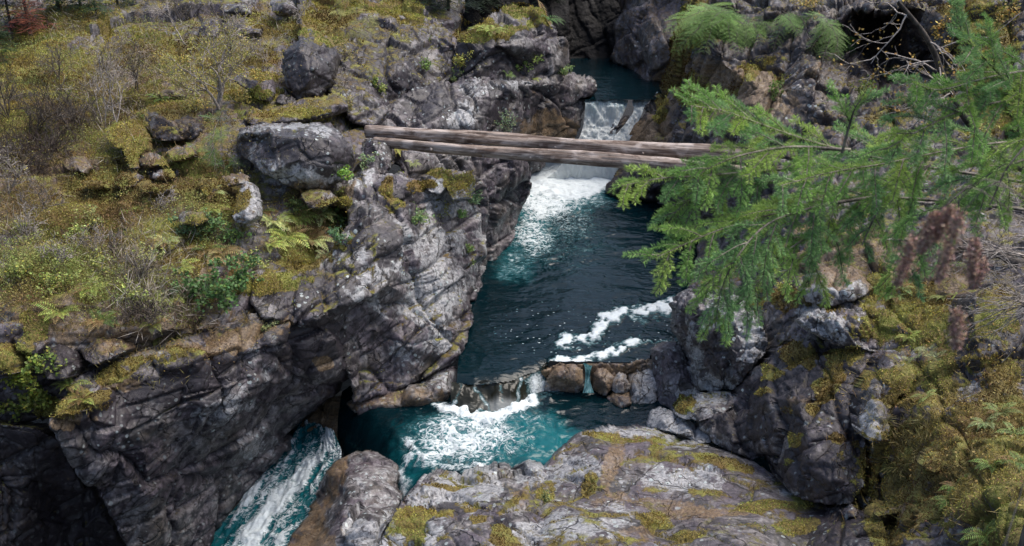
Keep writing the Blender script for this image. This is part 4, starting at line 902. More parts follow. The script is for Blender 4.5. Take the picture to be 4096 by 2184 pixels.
def flow_attr(V, which):
    x, y, _ = proj(V)
    q = np.stack([x / 14, y / 9, 0 * x], -1)
    xw = x + fbm(q, 3, 4) * 9; yw = y + fbm(q + 30, 3, 6) * 5
    yw = yw + 3 * fbm(q * 3, 2, 9)
    foam = np.zeros(len(V)); turq = np.zeros(len(V)); wild = np.zeros(len(V)); sp = np.zeros(len(V))
    if which == 'pool':
        foam = np.maximum.reduce([1.35 * ell(xw, yw, 568, 178, 54, 26), .62 * ell(xw, yw, 545, 205, 34, 22), .45 * ell(xw, yw, 530, 238, 26, 26), .34 * ell(xw, yw, 515, 268, 24, 22),
                                  .42 * ell(xw, yw, 590, 204, 40, 8), .2 * ell(xw, yw, 580, 225, 60, 20), .15 * ell(xw, yw, 570, 255, 60, 20),
                                  .95 * capsule(xw, yw, [(560, 342), (594, 336), (606, 318), (620, 313), (655, 312), (690, 302)], 15),
                                  .85 * capsule(xw, yw, [(548, 365), (588, 361), (606, 352), (634, 342)], 12), .5 * capsule(xw, yw, [(640, 344), (690, 338)], 4),
                                  .62 * capsule(xw, yw, [(596, 336), (612, 352)], 5), .6 * capsule(xw, yw, [(545, 366), (560, 362)], 5)])
        turq = np.maximum.reduce([1.0 * ell(xw, yw, 560, 190, 60, 30), .7 * ell(xw, yw, 528, 228, 34, 34), .45 * ell(xw, yw, 515, 262, 30, 28), .22 * ell(xw, yw, 560, 245, 80, 40)])
        wild = ell(xw, yw, 545, 220, 70, 60)
        sp = np.maximum(1.3 * ell(xw, yw, 620, 345, 80, 40), .7 * ell(xw, yw, 540, 330, 60, 40))
        foam[:] = np.where(y > 290, foam * .80 * np.clip(1.05 + 1.3 * fbm(np.stack([x / 7, y / 4.5, 0 * x], -1), 4, 17, .65), 0, 1.3), foam)
    elif which == 'lower':
        foam = np.maximum.reduce([.85 * capsule(xw, yw, [(440, 412), (470, 420), (492, 424), (512, 414), (530, 402)], 13), .62 * capsule(xw, yw, [(476, 420), (474, 450), (420, 462), (408, 444)], 11), .6 * capsule(xw, yw, [(404, 462), (401, 490)], 14),
                                  .55 * capsule(xw, yw, [(430, 468), (480, 470), (500, 452)], 9), .52 * ell(xw, yw, 465, 442, 66, 30), .45 * capsule(xw, yw, [(540, 400), (560, 392), (588, 384)], 8), .6 * ell(xw, yw, 604, 388, 10, 8), .3 * ell(xw, yw, 520, 420, 40, 14)])
        turq = np.maximum.reduce([1.0 * ell(xw, yw, 500, 440, 110, 34), 1.0 * ell(xw, yw, 560, 452, 50, 26), .6 * ell(xw, yw, 420, 462, 40, 26)]) - .8 * ell(xw, yw, 610, 420, 46, 18)
        wild = ell(xw, yw, 480, 440, 110, 50)
    elif which == 'chute':
        foam = np.maximum.reduce([.62 * ell(xw, yw, 275, 500, 34, 80, .6), .5 * capsule(xw, yw, [(330, 440), (300, 475), (262, 520), (235, 580)], 22), .45 + 0 * xw])
        turq = 1.0 + 0 * xw; wild = .8 + 0 * xw
    turq = np.clip(turq, 0, 1)
    return np.stack([foam, turq, wild, sp], -1)


def wave(V, amp, wild=None, seed=0):
    p = V.copy(); p[:, 2] = 0
    q = p + .35 * np.stack([fbm(p * .8, 2, 61), fbm(p * .8 + 9, 2, 62), 0 * p[:, 0]], -1)
    a = fbm(q * np.array([.9, 2.0, 1]) + 5, 2, seed) * amp + fbm(q * np.array([2.0, 3.2, 1]) + 11, 3, seed + 31, .6) * amp * .9
    if wild is not None:
        r = 1 - np.abs(fbm(p * np.array([2.2, 2.8, 1]) + 2 * fbm(p * 1.5, 2, 3)[:, None], 4, seed + 5)) * 2
        a = a + wild * r * amp * 2.6
    return a


def lip_y(x):
    return np.interp(x, [-1.4, -.9, -.27, .05, .3, .55, .84], [19.85, 19.72, 19.83, 19.95, 20.2, 20.3, 20.62])


def base_y(x):
    return np.interp(x, [-1.5, -.9, -.45, -.05, .15, .45, .84], [19.25, 19.02, 19.0, 19.35, 19.6, 19.9, 20.25])


def flat_water(name, x0, x1, y0, y1, z, step, which, amp, **kw):
    nx, ny = int((x1 - x0) / step) + 1, int((y1 - y0) / step) + 1
    X, Y = np.meshgrid(np.linspace(x0, x1, nx), np.linspace(y0, y1, ny))
    V = np.stack([X.ravel(), Y.ravel(), np.full(X.size, z)], -1)
    at_ = flow_attr(V, which)
    V[:, 2] += wave(V, amp, at_[:, 2])
    V[:, 2] += np.clip(at_[:, 0], 0, 1) * (.14 if which == 'lower' else .06) * (1 + fbm(V * 3.0, 3, 5))
    if which == 'pool': V[:, 2] -= np.clip((lip_y(V[:, 0]) + .4 - V[:, 1]) / .4, 0, 1) ** 2 * .10 * (V[:, 0] < .9)
    keep = np.ones(len(V), bool)
    if which == 'lower':      # the pool spills over its left rim into the chute
        s = ((V[:, 0] + 3.55) * .88 + (V[:, 1] - 18.9) * .47 + .10 * fbm(V * 2.0, 2, 8))
        V[:, 2] -= np.clip(.75 - s, 0, 3) ** 2 * 1.1
        keep = s > -.25
    if which == 'pool': keep = ~(((V[:, 1] < 20.9) & (V[:, 0] < -1.3)) | ((V[:, 1] < 20.5 + .12 * fbm(V * 2.2, 2, 5)) & (V[:, 0] > .84)) | (V[:, 1] < lip_y(V[:, 0]) - .02))
    idx = np.arange(nx * ny).reshape(ny, nx)
    F = np.stack([idx[:-1, :-1].ravel(), idx[:-1, 1:].ravel(), idx[1:, 1:].ravel(), idx[1:, :-1].ravel()], -1)
    F = F[keep[F].all(1)]
    o = mesh_np(name, V, F, M['water'], True)
    set_attr(o, 'flow', at_)
    return tag(o, kind=S)


def patch(rows, nu, nv):
    """rows of (x, y, Y) points; smooth down the rows"""
    R = [np.stack([W(*p) for p in r]) for r in rows]
    k = np.linspace(0, 1, nu)
    R = [np.stack([np.interp(k, np.linspace(0, 1, len(r)), r[:, c]) for c in range(3)], -1) for r in R]
    R = np.stack(R)
    n = len(R); t = np.linspace(0, n - 1, nv); out = []
    for tt in t:
        i = min(int(tt), n - 2); f = tt - i
        p0, p1, p2, p3 = R[max(i - 1, 0)], R[i], R[i + 1], R[min(i + 2, n - 1)]
        out.append(.5 * (2 * p1 + (p2 - p0) * f + (2 * p0 - 5 * p1 + 4 * p2 - p3) * f * f + (3 * p1 - p0 - 3 * p2 + p3) * f ** 3))
    return np.stack(out)


def patch_mesh(name, G, mat, attr=None, an='flow'):
    nv, nu = G.shape[:2]
    idx = np.arange(nu * nv).reshape(nv, nu)
    F = np.stack([idx[:-1, :-1].ravel(), idx[:-1, 1:].ravel(), idx[1:, 1:].ravel(), idx[1:, :-1].ravel()], -1)
    o = mesh_np(name, G.reshape(-1, 3), F, mat, True)
    if attr is not None: set_attr(o, an, attr)
    return tag(o, kind=S)


flat_water('water', -3.5, 6.5, 19.6, 36.2, 0.0, .036, 'pool', .027)
flat_water('water', -4.2, 5.5, 14.5, 20.75, -.62, .045, 'lower', .045)
flat_water('water', 0.5, 9, 35.45, 60, 2.5, .12, 'upper', .012)


def uvf(G, white, clear):
    nv, nu = G.shape[:2]
    du = np.linalg.norm(np.diff(G, axis=1), axis=-1); u = np.concatenate([np.zeros((nv, 1)), np.cumsum(du, 1)], 1)
    dv = np.linalg.norm(np.diff(G, axis=0), axis=-1); v = np.concatenate([np.zeros((1, nu)), np.cumsum(dv, 0)], 0)
    w = white if hasattr(white, 'shape') else np.full((nv, nu), white)
    return np.stack([u, v, w, np.full((nv, nu), clear)], -1).reshape(-1, 4)


def roughen(G, amp, seed, sc=(6, 6, 1.5)):
    P = G.reshape(-1, 3)
    d = fbm(P * np.array(sc), 4, seed) * amp
    P = P + d[:, None] * np.array([0.1, -.8, .5])
    return P.reshape(G.shape)


# upper fall: left curtain
G = patch([[(583, 98, 36.0), (628, 100, 36.0)], [(584, 100.5, 35.6), (628, 102.5, 35.6)], [(585, 106, 35.4), (626, 108, 35.35)], [(584, 120, 35.25), (620, 120, 35.15)], [(582, 131, 34.9), (616, 130, 34.8)], [(577, 142, 34.4), (618, 140, 34.4)], [(568, 156, 33.8), (622, 154, 33.8)], [(556, 170, 33.6), (622, 170, 33.6)], [(540, 184, 33.7), (620, 186, 33.7)]], 70, 130)
wt = np.linspace(.10, 1.0, 130)[:, None] ** 1.0 + np.zeros((1, 70)); wt[70:] += .25
patch_mesh('waterfall', roughen(G, .24, 3, (5, 5, 1.6)), M['falls'], uvf(G, wt, 0), 'uvf')
# upper fall: right arm running down the slanting rock
G = patch([[(634, 99, 36.3), (658, 92, 36.6)], [(632, 103, 35.8), (654, 97, 35.9)], [(634, 110, 35.3), (645, 106, 35.4)], [(628, 120, 34.95), (641, 115, 35.2)], [(620, 130, 34.6), (636, 128, 34.8)], [(612, 140, 34.2), (630, 140, 34.4)], [(606, 156, 33.7), (624, 154, 33.8)], [(602, 170, 33.55), (617, 170, 33.55)], [(600, 186, 33.7), (611, 186, 33.7)]], 36, 120)
wt = np.linspace(.25, .85, 120)[:, None] + np.zeros((1, 36))
patch_mesh('waterfall', roughen(G, .24, 9, (4, 4, 2)), M['falls'], uvf(G, wt, 0), 'uvf')
# lip slide of the weir: clear glassy water over worn stone
xx_ = np.linspace(-1.42, .88, 130); ss = np.linspace(-.06, 1.1, 56)[:, None]
bul = 1.5 + .9 * np.sin(xx_ * 4.1 + 1.0)[None, :]
G = np.stack([np.broadcast_to(xx_, (56, 130)), lip_y(xx_) + (base_y(xx_) - lip_y(xx_)) * ss, -.105 - .56 * np.sign(ss) * np.abs(ss) ** bul], -1)
G2 = roughen(G, .11, 5, (2.2, 1.6, 1.6))
G2[..., 2] += .02 * vnoise(G.reshape(-1, 3) * np.array([9, 2.5, 2.5]), 8).reshape(G.shape[:2])
xx, yy, _ = proj(G.reshape(-1, 3))
q = np.stack([xx / 10, yy / 10, 0 * xx], -1); xw = xx + 4 * fbm(q, 3, 3); yw = yy + 3 * fbm(q + 9, 3, 4)
fo = np.maximum.reduce([.75 * ell(xw, yw, 539, 388, 14, 20), .55 * capsule(xw, yw, [(476, 388), (487, 402), (488, 424)], 4), .5 * capsule(xw, yw, [(523, 378), (519, 402)], 4), .45 * capsule(xw, yw, [(460, 386), (451, 412)], 4), .8 * capsule(xw, yw, [(444, 421), (470, 424), (490, 426), (515, 413), (537, 400)], 7), .3 * capsule(xw, yw, [(500, 384), (506, 410)], 4)])
sky_sheen = np.maximum(.8 * ell(xw, yw, 505, 407, 27, 12), .25 * ell(xw, yw, 468, 410, 16, 9))  # where the painted sky reflection lies on the slide
ua = np.stack([fo, sky_sheen, .3 + 0 * xx, 0 * xx], -1)
patch_mesh('rapids', G2, M['clear'], ua)
# little spout between weir rocks
G = patch([[(583, 363, 20.6), (594, 364, 20.6)], [(585, 369, 20.33), (591, 369, 20.33)], [(585, 380, 20.2), (590, 380, 20.2)], [(583, 393, 20.0), (594, 393, 20.0)]], 14, 30)
patch_mesh('rapids', roughen(G, .05, 2), M['falls'], uvf(G, -.06, 0), 'uvf')
# chute
G = patch([[(300, 418, 20.8), (316, 425, 20.3), (334, 432, 19.6)], [(292, 432, 20.3), (318, 444, 19.6), (342, 456, 18.9)], [(280, 452, 19.7), (305, 466, 19.1), (334, 476, 18.4)], [(255, 484, 18.9), (284, 494, 18.4), (322, 504, 17.8)], [(225, 520, 18.1), (262, 528, 17.7), (302, 534, 17.1)], [(195, 556, 17.5), (240, 562, 17), (284, 566, 16.5)], [(160, 600, 16.9), (215, 605, 16.4), (268, 610, 15.9)]], 90, 170)
Pn = G.reshape(-1, 3); nv_, nu_ = G.shape[:2]
uu = np.tile(np.linspace(0, 2.2, nu_), nv_); vv = np.repeat(np.linspace(0, 6, nv_), nu_)
st_ = fbm(np.stack([uu * 4.5 + .5 * fbm(np.stack([uu * 2, vv, 0 * uu], -1), 2, 5), vv * .9, 0 * uu], -1), 4, 12, .6)
rid = 1 - 2 * np.abs(fbm(np.stack([uu * 3, vv * 2.0, 0 * uu + 4], -1), 4, 15, .6))
Pn = Pn + (.10 * st_ + .07 * rid)[:, None] * np.array([0, -.25, 1.])
xx, yy, _ = proj(Pn)
fo = np.clip(.13 + .55 * st_ + .16 * rid + .22 * ell(xx, yy, 268, 510, 40, 80, .6) + .25 * capsule(xx, yy, [(330, 436), (302, 474), (266, 520), (240, 580)], 14), 0, .85)
patch_mesh('rapids', Pn.reshape(G.shape), M['water'], np.stack([fo, .9 + 0 * fo, .9 + 0 * fo, 0 * fo], -1))
# ------------------------------------------------------------------ plants
RN = np.random.default_rng(11)


class Leaves:
    """collects little diamond leaves (quads) with a colour each"""
    def __init__(s): s.V = []; s.C = []
    def add(s, B, D, Wd, C, fold=0.0):
        B = np.atleast_2d(B); D = np.atleast_2d(D); Wd = np.atleast_2d(Wd); C = np.atleast_2d(C)
        n = max(len(B), len(D)); B = np.broadcast_to(B, (n, 3)); D = np.broadcast_to(D, (n, 3)); Wd = np.broadcast_to(Wd, (n, 3))
        q = np.stack([B, B + D * .45 + Wd, B + D, B + D * .45 - Wd], 1)
        s.V.append(q.reshape(-1, 3)); s.C.append(np.repeat(np.broadcast_to(C, (n, 3)), 4, 0))
    def count(s): return sum(len(v) for v in s.V) // 4
    def build(s, name, mat, parent=None, origin=None):
        V = np.concatenate(s.V); C = np.concatenate(s.C)
        F = np.arange(len(V)).reshape(-1, 4)
        o = mesh_np(name, V, F, mat, True, origin, parent)
        if parent is not None and origin is not None: o.location = (0, 0, 0)
        set_attr(o, 'col', np.concatenate([np.clip(C, 0, 1), np.ones((len(C), 1))], 1))
        return o


def unit(v): return v / (np.linalg.norm(v, axis=-1, keepdims=True) + 1e-9)


def rnd_dir(n, up=0.0, r=None):
    r = r or RN
    v = r.normal(size=(n, 3)); v = unit(v); v[:, 2] += up
    return unit(v)


def perp(d, r=None):
    r = r or RN
    a = r.normal(size=d.shape); return unit(np.cross(d, a))


def jitter(c, n, s=.25, r=None):
    r = r or RN
    c = np.asarray(c, float)
    return np.clip(c * (1 + s * r.normal(size=(n, 1))) * (1 + .08 * r.normal(size=(n, 3))), .004, .9)


def tubes(polys, sides=4):
    """polys: list of (pts n x 3, radii n)"""
    V = []; F = []; k = 0
    for pts, rad in polys:
        pts = np.asarray(pts, float); n = len(pts)
        t = unit(np.gradient(pts, axis=0))
        ref = np.array([0.31, 0.2, 0.93]) if abs(t[0][2]) < .8 else np.array([.9, .3, .1])
        a = unit(np.cross(t, ref)); b = np.cross(t, a)
        th = np.arange(sides) * 2 * math.pi / sides
        ring = pts[:, None] + (a[:, None] * np.cos(th)[None, :, None] + b[:, None] * np.sin(th)[None, :, None]) * np.asarray(rad)[:, None, None]
        V.append(ring.reshape(-1, 3))
        for i in range(n - 1):
            for j in range(sides):
                m = (j + 1) % sides
                F.append((k + i * sides + j, k + i * sides + m, k + (i + 1) * sides + m, k + (i + 1) * sides + j))
        k += n * sides
    return np.concatenate(V), np.array(F)


def wander(p, d, L, n, curl, r, lift=0.0):
    pts = [np.array(p, float)]; d = np.array(d, float); d /= np.linalg.norm(d)
    for i in range(n):
        d = d + r.normal(size=3) * curl; d[2] += lift; d /= np.linalg.norm(d)
        pts.append(pts[-1] + d * L / n)
    return np.array(pts)


def ramify(p, d, L, rad, depth, r, out, tips, kids=(3, 5), curl=.16, spread=.8, lift=.03, ratio=.62):
    n = 7
    pts = wander(p, d, L, n, curl, r, lift)
    out.append((pts, np.linspace(rad, rad * .45, n + 1), depth))
    if depth <= 0:
        tips.append(pts); return
    for k in range(r.integers(kids[0], kids[1] + 1)):
        i = r.integers(2, n + 1)
        dd = unit(pts[i] - pts[i - 1]) + r.normal(size=3) * spread * .6
        ramify(pts[i], unit(dd), L * ratio * r.uniform(.7, 1.15), rad * .55, depth - 1, r, out, tips, kids, curl, spread, lift, ratio)


def E(name, loc, label, cat, group=None):
    o = bpy.data.objects.new(name, None); COL.objects.link(o); o.location = [float(v) for v in loc]
    o.empty_display_size = .1
    return tag(o, label, cat, group)


GREEN = (.075, .135, .030); YG = (.33, .39, .095); YEL = (.34, .30, .075); DKG = (.028, .070, .022); PALE = (.42, .47, .19); TAN = (.30, .21, .09); OR = (.30, .15, .035); BLU = (.15, .26, .14)


# ---- fern
def fern(x, y, L, label, col=YG, nf=9, seed=0, droop=.9, face=None, name='fern', cat='fern', group=None, narrow=1.0):
    r = np.random.default_rng(1000 + seed)
    p, n = at(x, y)
    n = unit(n + np.array([0, 0, .9]))
    lv = Leaves()
    for k in range(nf):
        az = 2 * math.pi * (k + r.uniform(-.3, .3)) / nf
        h = np.array([math.cos(az), math.sin(az), 0])
        if face is not None: h = unit(h * .7 + np.asarray(face, float))
        d = unit(h * r.uniform(.5, 1.0) + n * r.uniform(.7, 1.1))
        Lf = L * r.uniform(.7, 1.1); m = 16
        pts = [np.zeros(3)]
        for i in range(m):
            d = unit(d + np.array([0, 0, -droop * .12])); pts.append(pts[-1] + d * Lf / m)
        pts = np.array(pts); t = unit(np.gradient(pts, axis=0))
        side = unit(np.cross(t, n + 1e-3)); s = np.linspace(0, 1, m + 1)
        prof = np.sin(np.clip(s * 1.02 + .12, 0, 1) ** .8 * math.pi) ** .8 * (1 - .45 * s)
        w = Lf * .26 * narrow * prof
        cc = np.asarray(col) * r.uniform(.65, 1.35)
        if r.random() < .16: cc = np.asarray(TAN) * r.uniform(.6, 1.1)
        for sg in (-1, 1):
            D = (side * sg + t * .45 + np.array([0, 0, -.1])) * w[:, None]
            lv.add(pts[1:], D[1:], t[1:] * (Lf / m * .36), jitter(cc, m, .15, r))
        lv.add(pts[:-1], np.diff(pts, axis=0) * 1.1, side[:-1] * .004, np.asarray(cc) * .6)
    o = lv.build(name, M['leaf'])
    o.location = p - n * .01
    return tag(o, label, cat, group)


# ---- leafy shrub: stems + leaves
def shrub(x, y, H, Wd, label, col=GREEN, leaf=.05, dens=1.0, seed=0, name='leafy_shrub', cat='shrub', lean=(0, 0, 0), nst=6, roundl=.42, group=None, depth=2, stemmat='bark', sink=0):
    r = np.random.default_rng(2000 + seed)
    p, n = at(x, y)
    up = unit(np.array([0, 0, 1.0]) + .35 * n + np.asarray(lean, float))
    out = []; tips = []
    for k in range(nst):
        d = unit(up + r.normal(size=3) * .5 * Wd / max(H, .05))
        ramify(np.array([r.normal() * .03, r.normal() * .03, -sink]), d, H * r.uniform(.45, .75), .006 + H * .004, depth - 1, r, out, tips, (3, 4), .18, .9, .01)
    e = E(name, p, label, cat, group)
    V, F = tubes([(a, b) for a, b, c in out], 3)
    mesh_np('stem', V, F, M[stemmat], True, None, e)
    lv = Leaves()
    P = np.concatenate([t[2:] for t in tips])
    m = int(len(P) * 2.2 * dens)
    B = P[r.integers(0, len(P), m)] + r.normal(size=(m, 3)) * leaf * .5
    D = unit(r.normal(size=(m, 3)) * .8 + np.array([0, -.25, .25])) * leaf * r.uniform(.6, 1.25, (m, 1))
    nn_ = unit(np.array([0, -.3, 1.0]) + r.normal(size=(m, 3)) * .55)
    Wv = unit(np.cross(D, nn_)) * leaf * roundl * r.uniform(.8, 1.1, (m, 1))
    C = jitter(col, m, .28, r)
    yl = r.random(m) < .1; C[yl] = C[yl] * np.array([1.6, 1.25, .9])
    lv.add(B, D, Wv, C)
    lv.build('leaves', M['leaf'], e)
    return e


# ---- bare or thinly leaved sapling
def sapling(x, y, H, label, seed=0, lean=(0, 0, 0), nst=2, depth=3, mat='twig', leafcol=None, nleaf=0, leaf=.05, name='bare_sapling', cat='sapling', spread=.8, curl=.15, r0=None, group=None, kids=(3, 5), lift=.02):
    r = np.random.default_rng(3000 + seed)
    p, n = at(x, y)
    out = []; tips = []
    for k in range(nst):
        d = unit(np.array([0, -.1, 1.0]) + np.asarray(lean, float) + r.normal(size=3) * (.28 if nst > 1 else .08))
        ramify(np.array([r.normal() * .04, r.normal() * .04, -.08]), d, H * r.uniform(.45, .6), (r0 or (.010 + H * .007)) * r.uniform(.8, 1.1), depth, r, out, tips, kids, curl, spread, lift)
    e = E(name, p, label, cat, group)
    tr = [(a, b) for a, b, c in out if c == depth]; br = [(a, np.maximum(b, .005)) for a, b, c in out if c < depth]
    V, F = tubes(tr, 6); mesh_np('trunk', V, F, M[mat], True, None, e)
    V, F = tubes(br, 3); cr = mesh_np('crown', V, F, M[mat], True, None, e)
    if leafcol is not None and nleaf:
        P = np.concatenate([t[1:] for t in tips]); lv = Leaves(); m = nleaf
        B = P[r.integers(0, len(P), m)] + r.normal(size=(m, 3)) * .03
        D = rnd_dir(m, .1, r) * leaf * r.uniform(.5, 1.2, (m, 1)); Wv = perp(D, r) * leaf * .38
        lv.add(B, D, Wv, jitter(leafcol, m, .3, r)); lv.build('leaves', M['leaf'], cr)
    return e


# ---- flat sprays of cedar / hemlock
def sprays(x, y, L, n, label, col=GREEN, seed=0, dirs=(0, -1, -.4), spread=.5, name='cedar_bush', cat='bush', rise=0.0, group=None, z0=0):
    r = np.random.default_rng(4000 + seed)
    p, nn_ = at(x, y); e = E(name, p, label, cat, group)
    st = []; lv = Leaves()
    for k in range(n):
        b = np.array([r.normal() * .12 * L, r.normal() * .1 * L, z0 + rise * L * k / max(1, n - 1)])
        d = unit(np.asarray(dirs, float) + r.normal(size=3) * spread)
        pts = wander(b, d, L * r.uniform(.6, 1.1), 12, .06, r, -.05)
        st.append((pts, np.linspace(.008, .003, 13)))
        t = unit(np.gradient(pts, axis=0)); s_ = unit(np.cross(t, np.array([0, -.4, 1.0])))
        cc = np.asarray(col) * r.uniform(.7, 1.35)
        for i in range(2, 13):
            w = L * .30 * (1 - (i / 13.0) ** 1.6 * .75) * r.uniform(.7, 1.1)
            for sg in (-1, 1):
                d2 = unit(s_[i] * sg + t[i] * .8 + r.normal(size=3) * .12)
                m = 7; q = pts[i] + d2 * w * np.linspace(.1, 1, m)[:, None] + np.array([0, 0, -.12]) * w * (np.linspace(0, 1, m) ** 2)[:, None]
                s2 = unit(np.cross(d2, np.array([0, -.4, 1.0])))
                for s3 in (-1, 1):
                    lv.add(q, np.tile((s2 * s3 * .6 + d2 * .8) * w * .26, (m, 1)) * np.linspace(1.1, .5, m)[:, None], np.tile(d2 * w * .055 + s2 * s3 * .004, (m, 1)), jitter(cc, m, .18, r))
    V, F = tubes(st, 4); mesh_np('stem', V, F, M['bark'], True, None, e)
    lv.build('foliage', M['leaf'], e)
    return e


# ============ ground cover (stuff)
def cells(mask_fn, n, maxdep=60):
    """n random survey cells weighted by mask_fn(x, y, P, N, moss)"""
    jj, ii = np.nonzero((ZB < maxdep))
    xs = GX0 + GS * ii; ys = GY0 + GS * jj
    k = (xs > -20) & (xs < 1044) & (ys > -16) & (ys < 566)
    jj, ii, xs, ys = jj[k], ii[k], xs[k], ys[k]
    w = mask_fn(xs, ys, PB[jj, ii], NB[jj, ii], MB_[jj, ii])
    w = np.clip(w, 0, None); w = w / w.sum()
    c = RN.choice(len(w), n, p=w)
    ps = PB[jj[c], ii[c]] + RN.normal(size=(n, 3)) * .012
    return ps, NB[jj[c], ii[c]], xs[c], ys[c], ZB[jj[c], ii[c]]


def moss_w(x, y, P, N, m):
    f = fbm(P * 4.5, 3, 51) * .5 + fbm(P * 1.3, 3, 52) * .35
    v = m * 1.0 + f * .55 + N[:, 2] * .2
    k = np.clip((v - .52) / .25, 0, 1)
    return k * (.4 + (ZB[((y - GY0) / GS).round().astype(int), ((x - GX0) / GS).round().astype(int)] / 20))


def palette(P, cols, seed, sc=1.2):
    q = fbm(P * sc, 3, seed) * 1.4 + .5 + RN.normal(size=len(P)) * .16
    q = np.clip(q, 0, .999) * (len(cols) - 1)
    i = q.astype(int); f = (q - i)[:, None]
    c = np.asarray(cols, float)
    return c[i] * (1 - f) + c[np.minimum(i + 1, len(cols) - 1)] * f


MOSSCOL = [(.10, .060, .022), (.20, .145, .045), (.36, .275, .07), (.50, .43, .115), (.46, .47, .125), (.26, .30, .08)]
n = 200000
P, N, xs, ys, dp = cells(moss_w, n)
lv = Leaves()
up = unit(N * .8 + np.array([0, 0, .5]) + RN.normal(size=(n, 3)) * .55)
hh = (dp / 20) * RN.uniform(.02, .048, n)
C = palette(P, MOSSCOL, 61, .7) * RN.uniform(.78, 1.18, (n, 1)) * (1 + .45 * fbm(P * 3.5, 3, 67))[:, None]
lv.add(P - up * .006, up * hh[:, None], perp(up) * (hh * .30)[:, None], C)
tag(lv.build('moss', M['moss']), kind='stuff')

# herbs and grass on the left slope
def left_w(x, y, P, N, m):
    a = np.maximum.reduce([ell(x, y, 80, 240, 120, 60), ell(x, y, 150, 270, 90, 50), .7 * ell(x, y, 60, 300, 80, 40), .55 * ell(x, y, 220, 200, 90, 40), .6 * ell(x, y, 300, 235, 40, 30), .35 * ell(x, y, 120, 90, 180, 90), .4 * ell(x, y, 320, 20, 60, 24), .25 * ell(x, y, 300, 108, 60, 20)])
    kb = KB[((y - GY0) / GS).round().astype(int), ((x - GX0) / GS).round().astype(int)]
    a = a * np.where(np.isin(kb, HILL), 1, .12)
    return a * np.clip(.75 + 2.6 * fbm(P * .9, 3, 71), .04, 3)


HILL = [i for i, o in enumerate(BODIES) if o.name.startswith('hillside')]
HERB = [(.24, .15, .07), (.34, .27, .09), (.42, .38, .12), (.38, .43, .13), (.24, .33, .09), (.36, .37, .12)]
n = 60000
P, N, xs, ys, dp = cells(left_w, n)
up = unit(np.array([0, -.1, .6]) + N * .3 + RN.normal(size=(n, 3)) * .5)
hh = RN.uniform(.02, .30, n)
B = P + np.array([0, 0, 1.0]) * hh[:, None] * .8
lv = Leaves()
D = rnd_dir(n, .15) * RN.uniform(.02, .05, (n, 1)); lv.add(B, D, perp(D) * .3 * np.linalg.norm(D, axis=1)[:, None], palette(P, HERB, 72, .55) * RN.uniform(.75, 1.2, (n, 1)))
n2 = 14000; s = slice(0, n2)
lv.add(P[s], up[s] * RN.uniform(.12, .38, (n2, 1)), perp(up[s]) * .0035, palette(P[s], [(.10, .06, .035), (.22, .16, .09), (.34, .28, .16), (.30, .27, .11)], 73) * RN.uniform(.6, 1.3, (n2, 1)))
tag(lv.build('undergrowth', M['leaf']), kind='stuff')

# dry grass blades and needles on ledges and right slope
def dry_w(x, y, P, N, m):
    a = np.maximum.reduce([ell(x, y, 180, 352, 120, 26, -.25), ell(x, y, 300, 265, 40, 22), .8 * ell(x, y, 940, 420, 110, 120), .5 * ell(x, y, 880, 270, 100, 40), .5 * ell(x, y, 100, 150, 200, 120), .5 * ell(x, y, 70, 412, 30, 14), .4 * ell(x, y, 250, 190, 70, 40), .6 * ell(x, y, 320, 230, 40, 40), .25 * ell(x, y, 640, 490, 120, 40)])
    return a * np.clip(N[:, 2] + .3, 0, 1)


n = 16000
P, N, xs, ys, dp = cells(dry_w, n)
up = unit(N * .3 + np.array([0, -.15, .35]) + RN.normal(size=(n, 3)) * .8)
lv = Leaves()
lv.add(P, up * RN.uniform(.05, .22, (n, 1)), perp(up) * .0035, palette(P, [(.12, .07, .035), (.24, .16, .075), (.36, .29, .14), (.27, .24, .08)], 75) * RN.uniform(.6, 1.3, (n, 1)))
tag(lv.build('dry_grass', M['dry']), kind='stuff')

# fallen leaves
n = 5200
P, N, xs, ys, dp = cells(lambda x, y, P, N, m: (np.maximum.reduce([ell(x, y, 100, 90, 200, 110), .6 * ell(x, y, 200, 345, 120, 30), .9 * ell(x, y, 950, 400, 110, 130), .8 * ell(x, y, 960, 60, 90, 70), .7 * ell(x, y, 870, 260, 90, 30)])) * np.clip(N[:, 2] + .2, 0, 1), n)
lv = Leaves()
D = unit(RN.normal(size=(n, 3)) * np.array([1, 1, .4])) * RN.uniform(.02, .05, (n, 1))
lv.add(P + N * .02, D, unit(np.cross(D, N + RN.normal(size=(n, 3)) * .5)) * .4 * np.linalg.norm(D, axis=1)[:, None], palette(P, [(.40, .30, .10), (.36, .22, .06), (.42, .36, .13), (.22, .12, .06)], 76, 6))
tag(lv.build('fallen_leaves', M['leaf']), kind='stuff')

# tangled leafless brush: too fine and dense to count
def brush_w(x, y, P, N, m):
    a = np.maximum.reduce([1.2 * ell(x, y, 30, 135, 60, 60), .5 * ell(x, y, 110, 90, 110, 70), .45 * ell(x, y, 110, 265, 90, 40), .4 * ell(x, y, 160, 310, 60, 22), .35 * ell(x, y, 250, 40, 90, 30), .5 * ell(x, y, 30, 210, 50, 40), .5 * ell(x, y, 930, 255, 70, 24)])
    kb = KB[((y - GY0) / GS).round().astype(int), ((x - GX0) / GS).round().astype(int)]
    return a * np.where(np.isin(kb, HILL), 1, .05) * np.clip(.7 + 2 * fbm(P * .7, 3, 81), .02, 3)


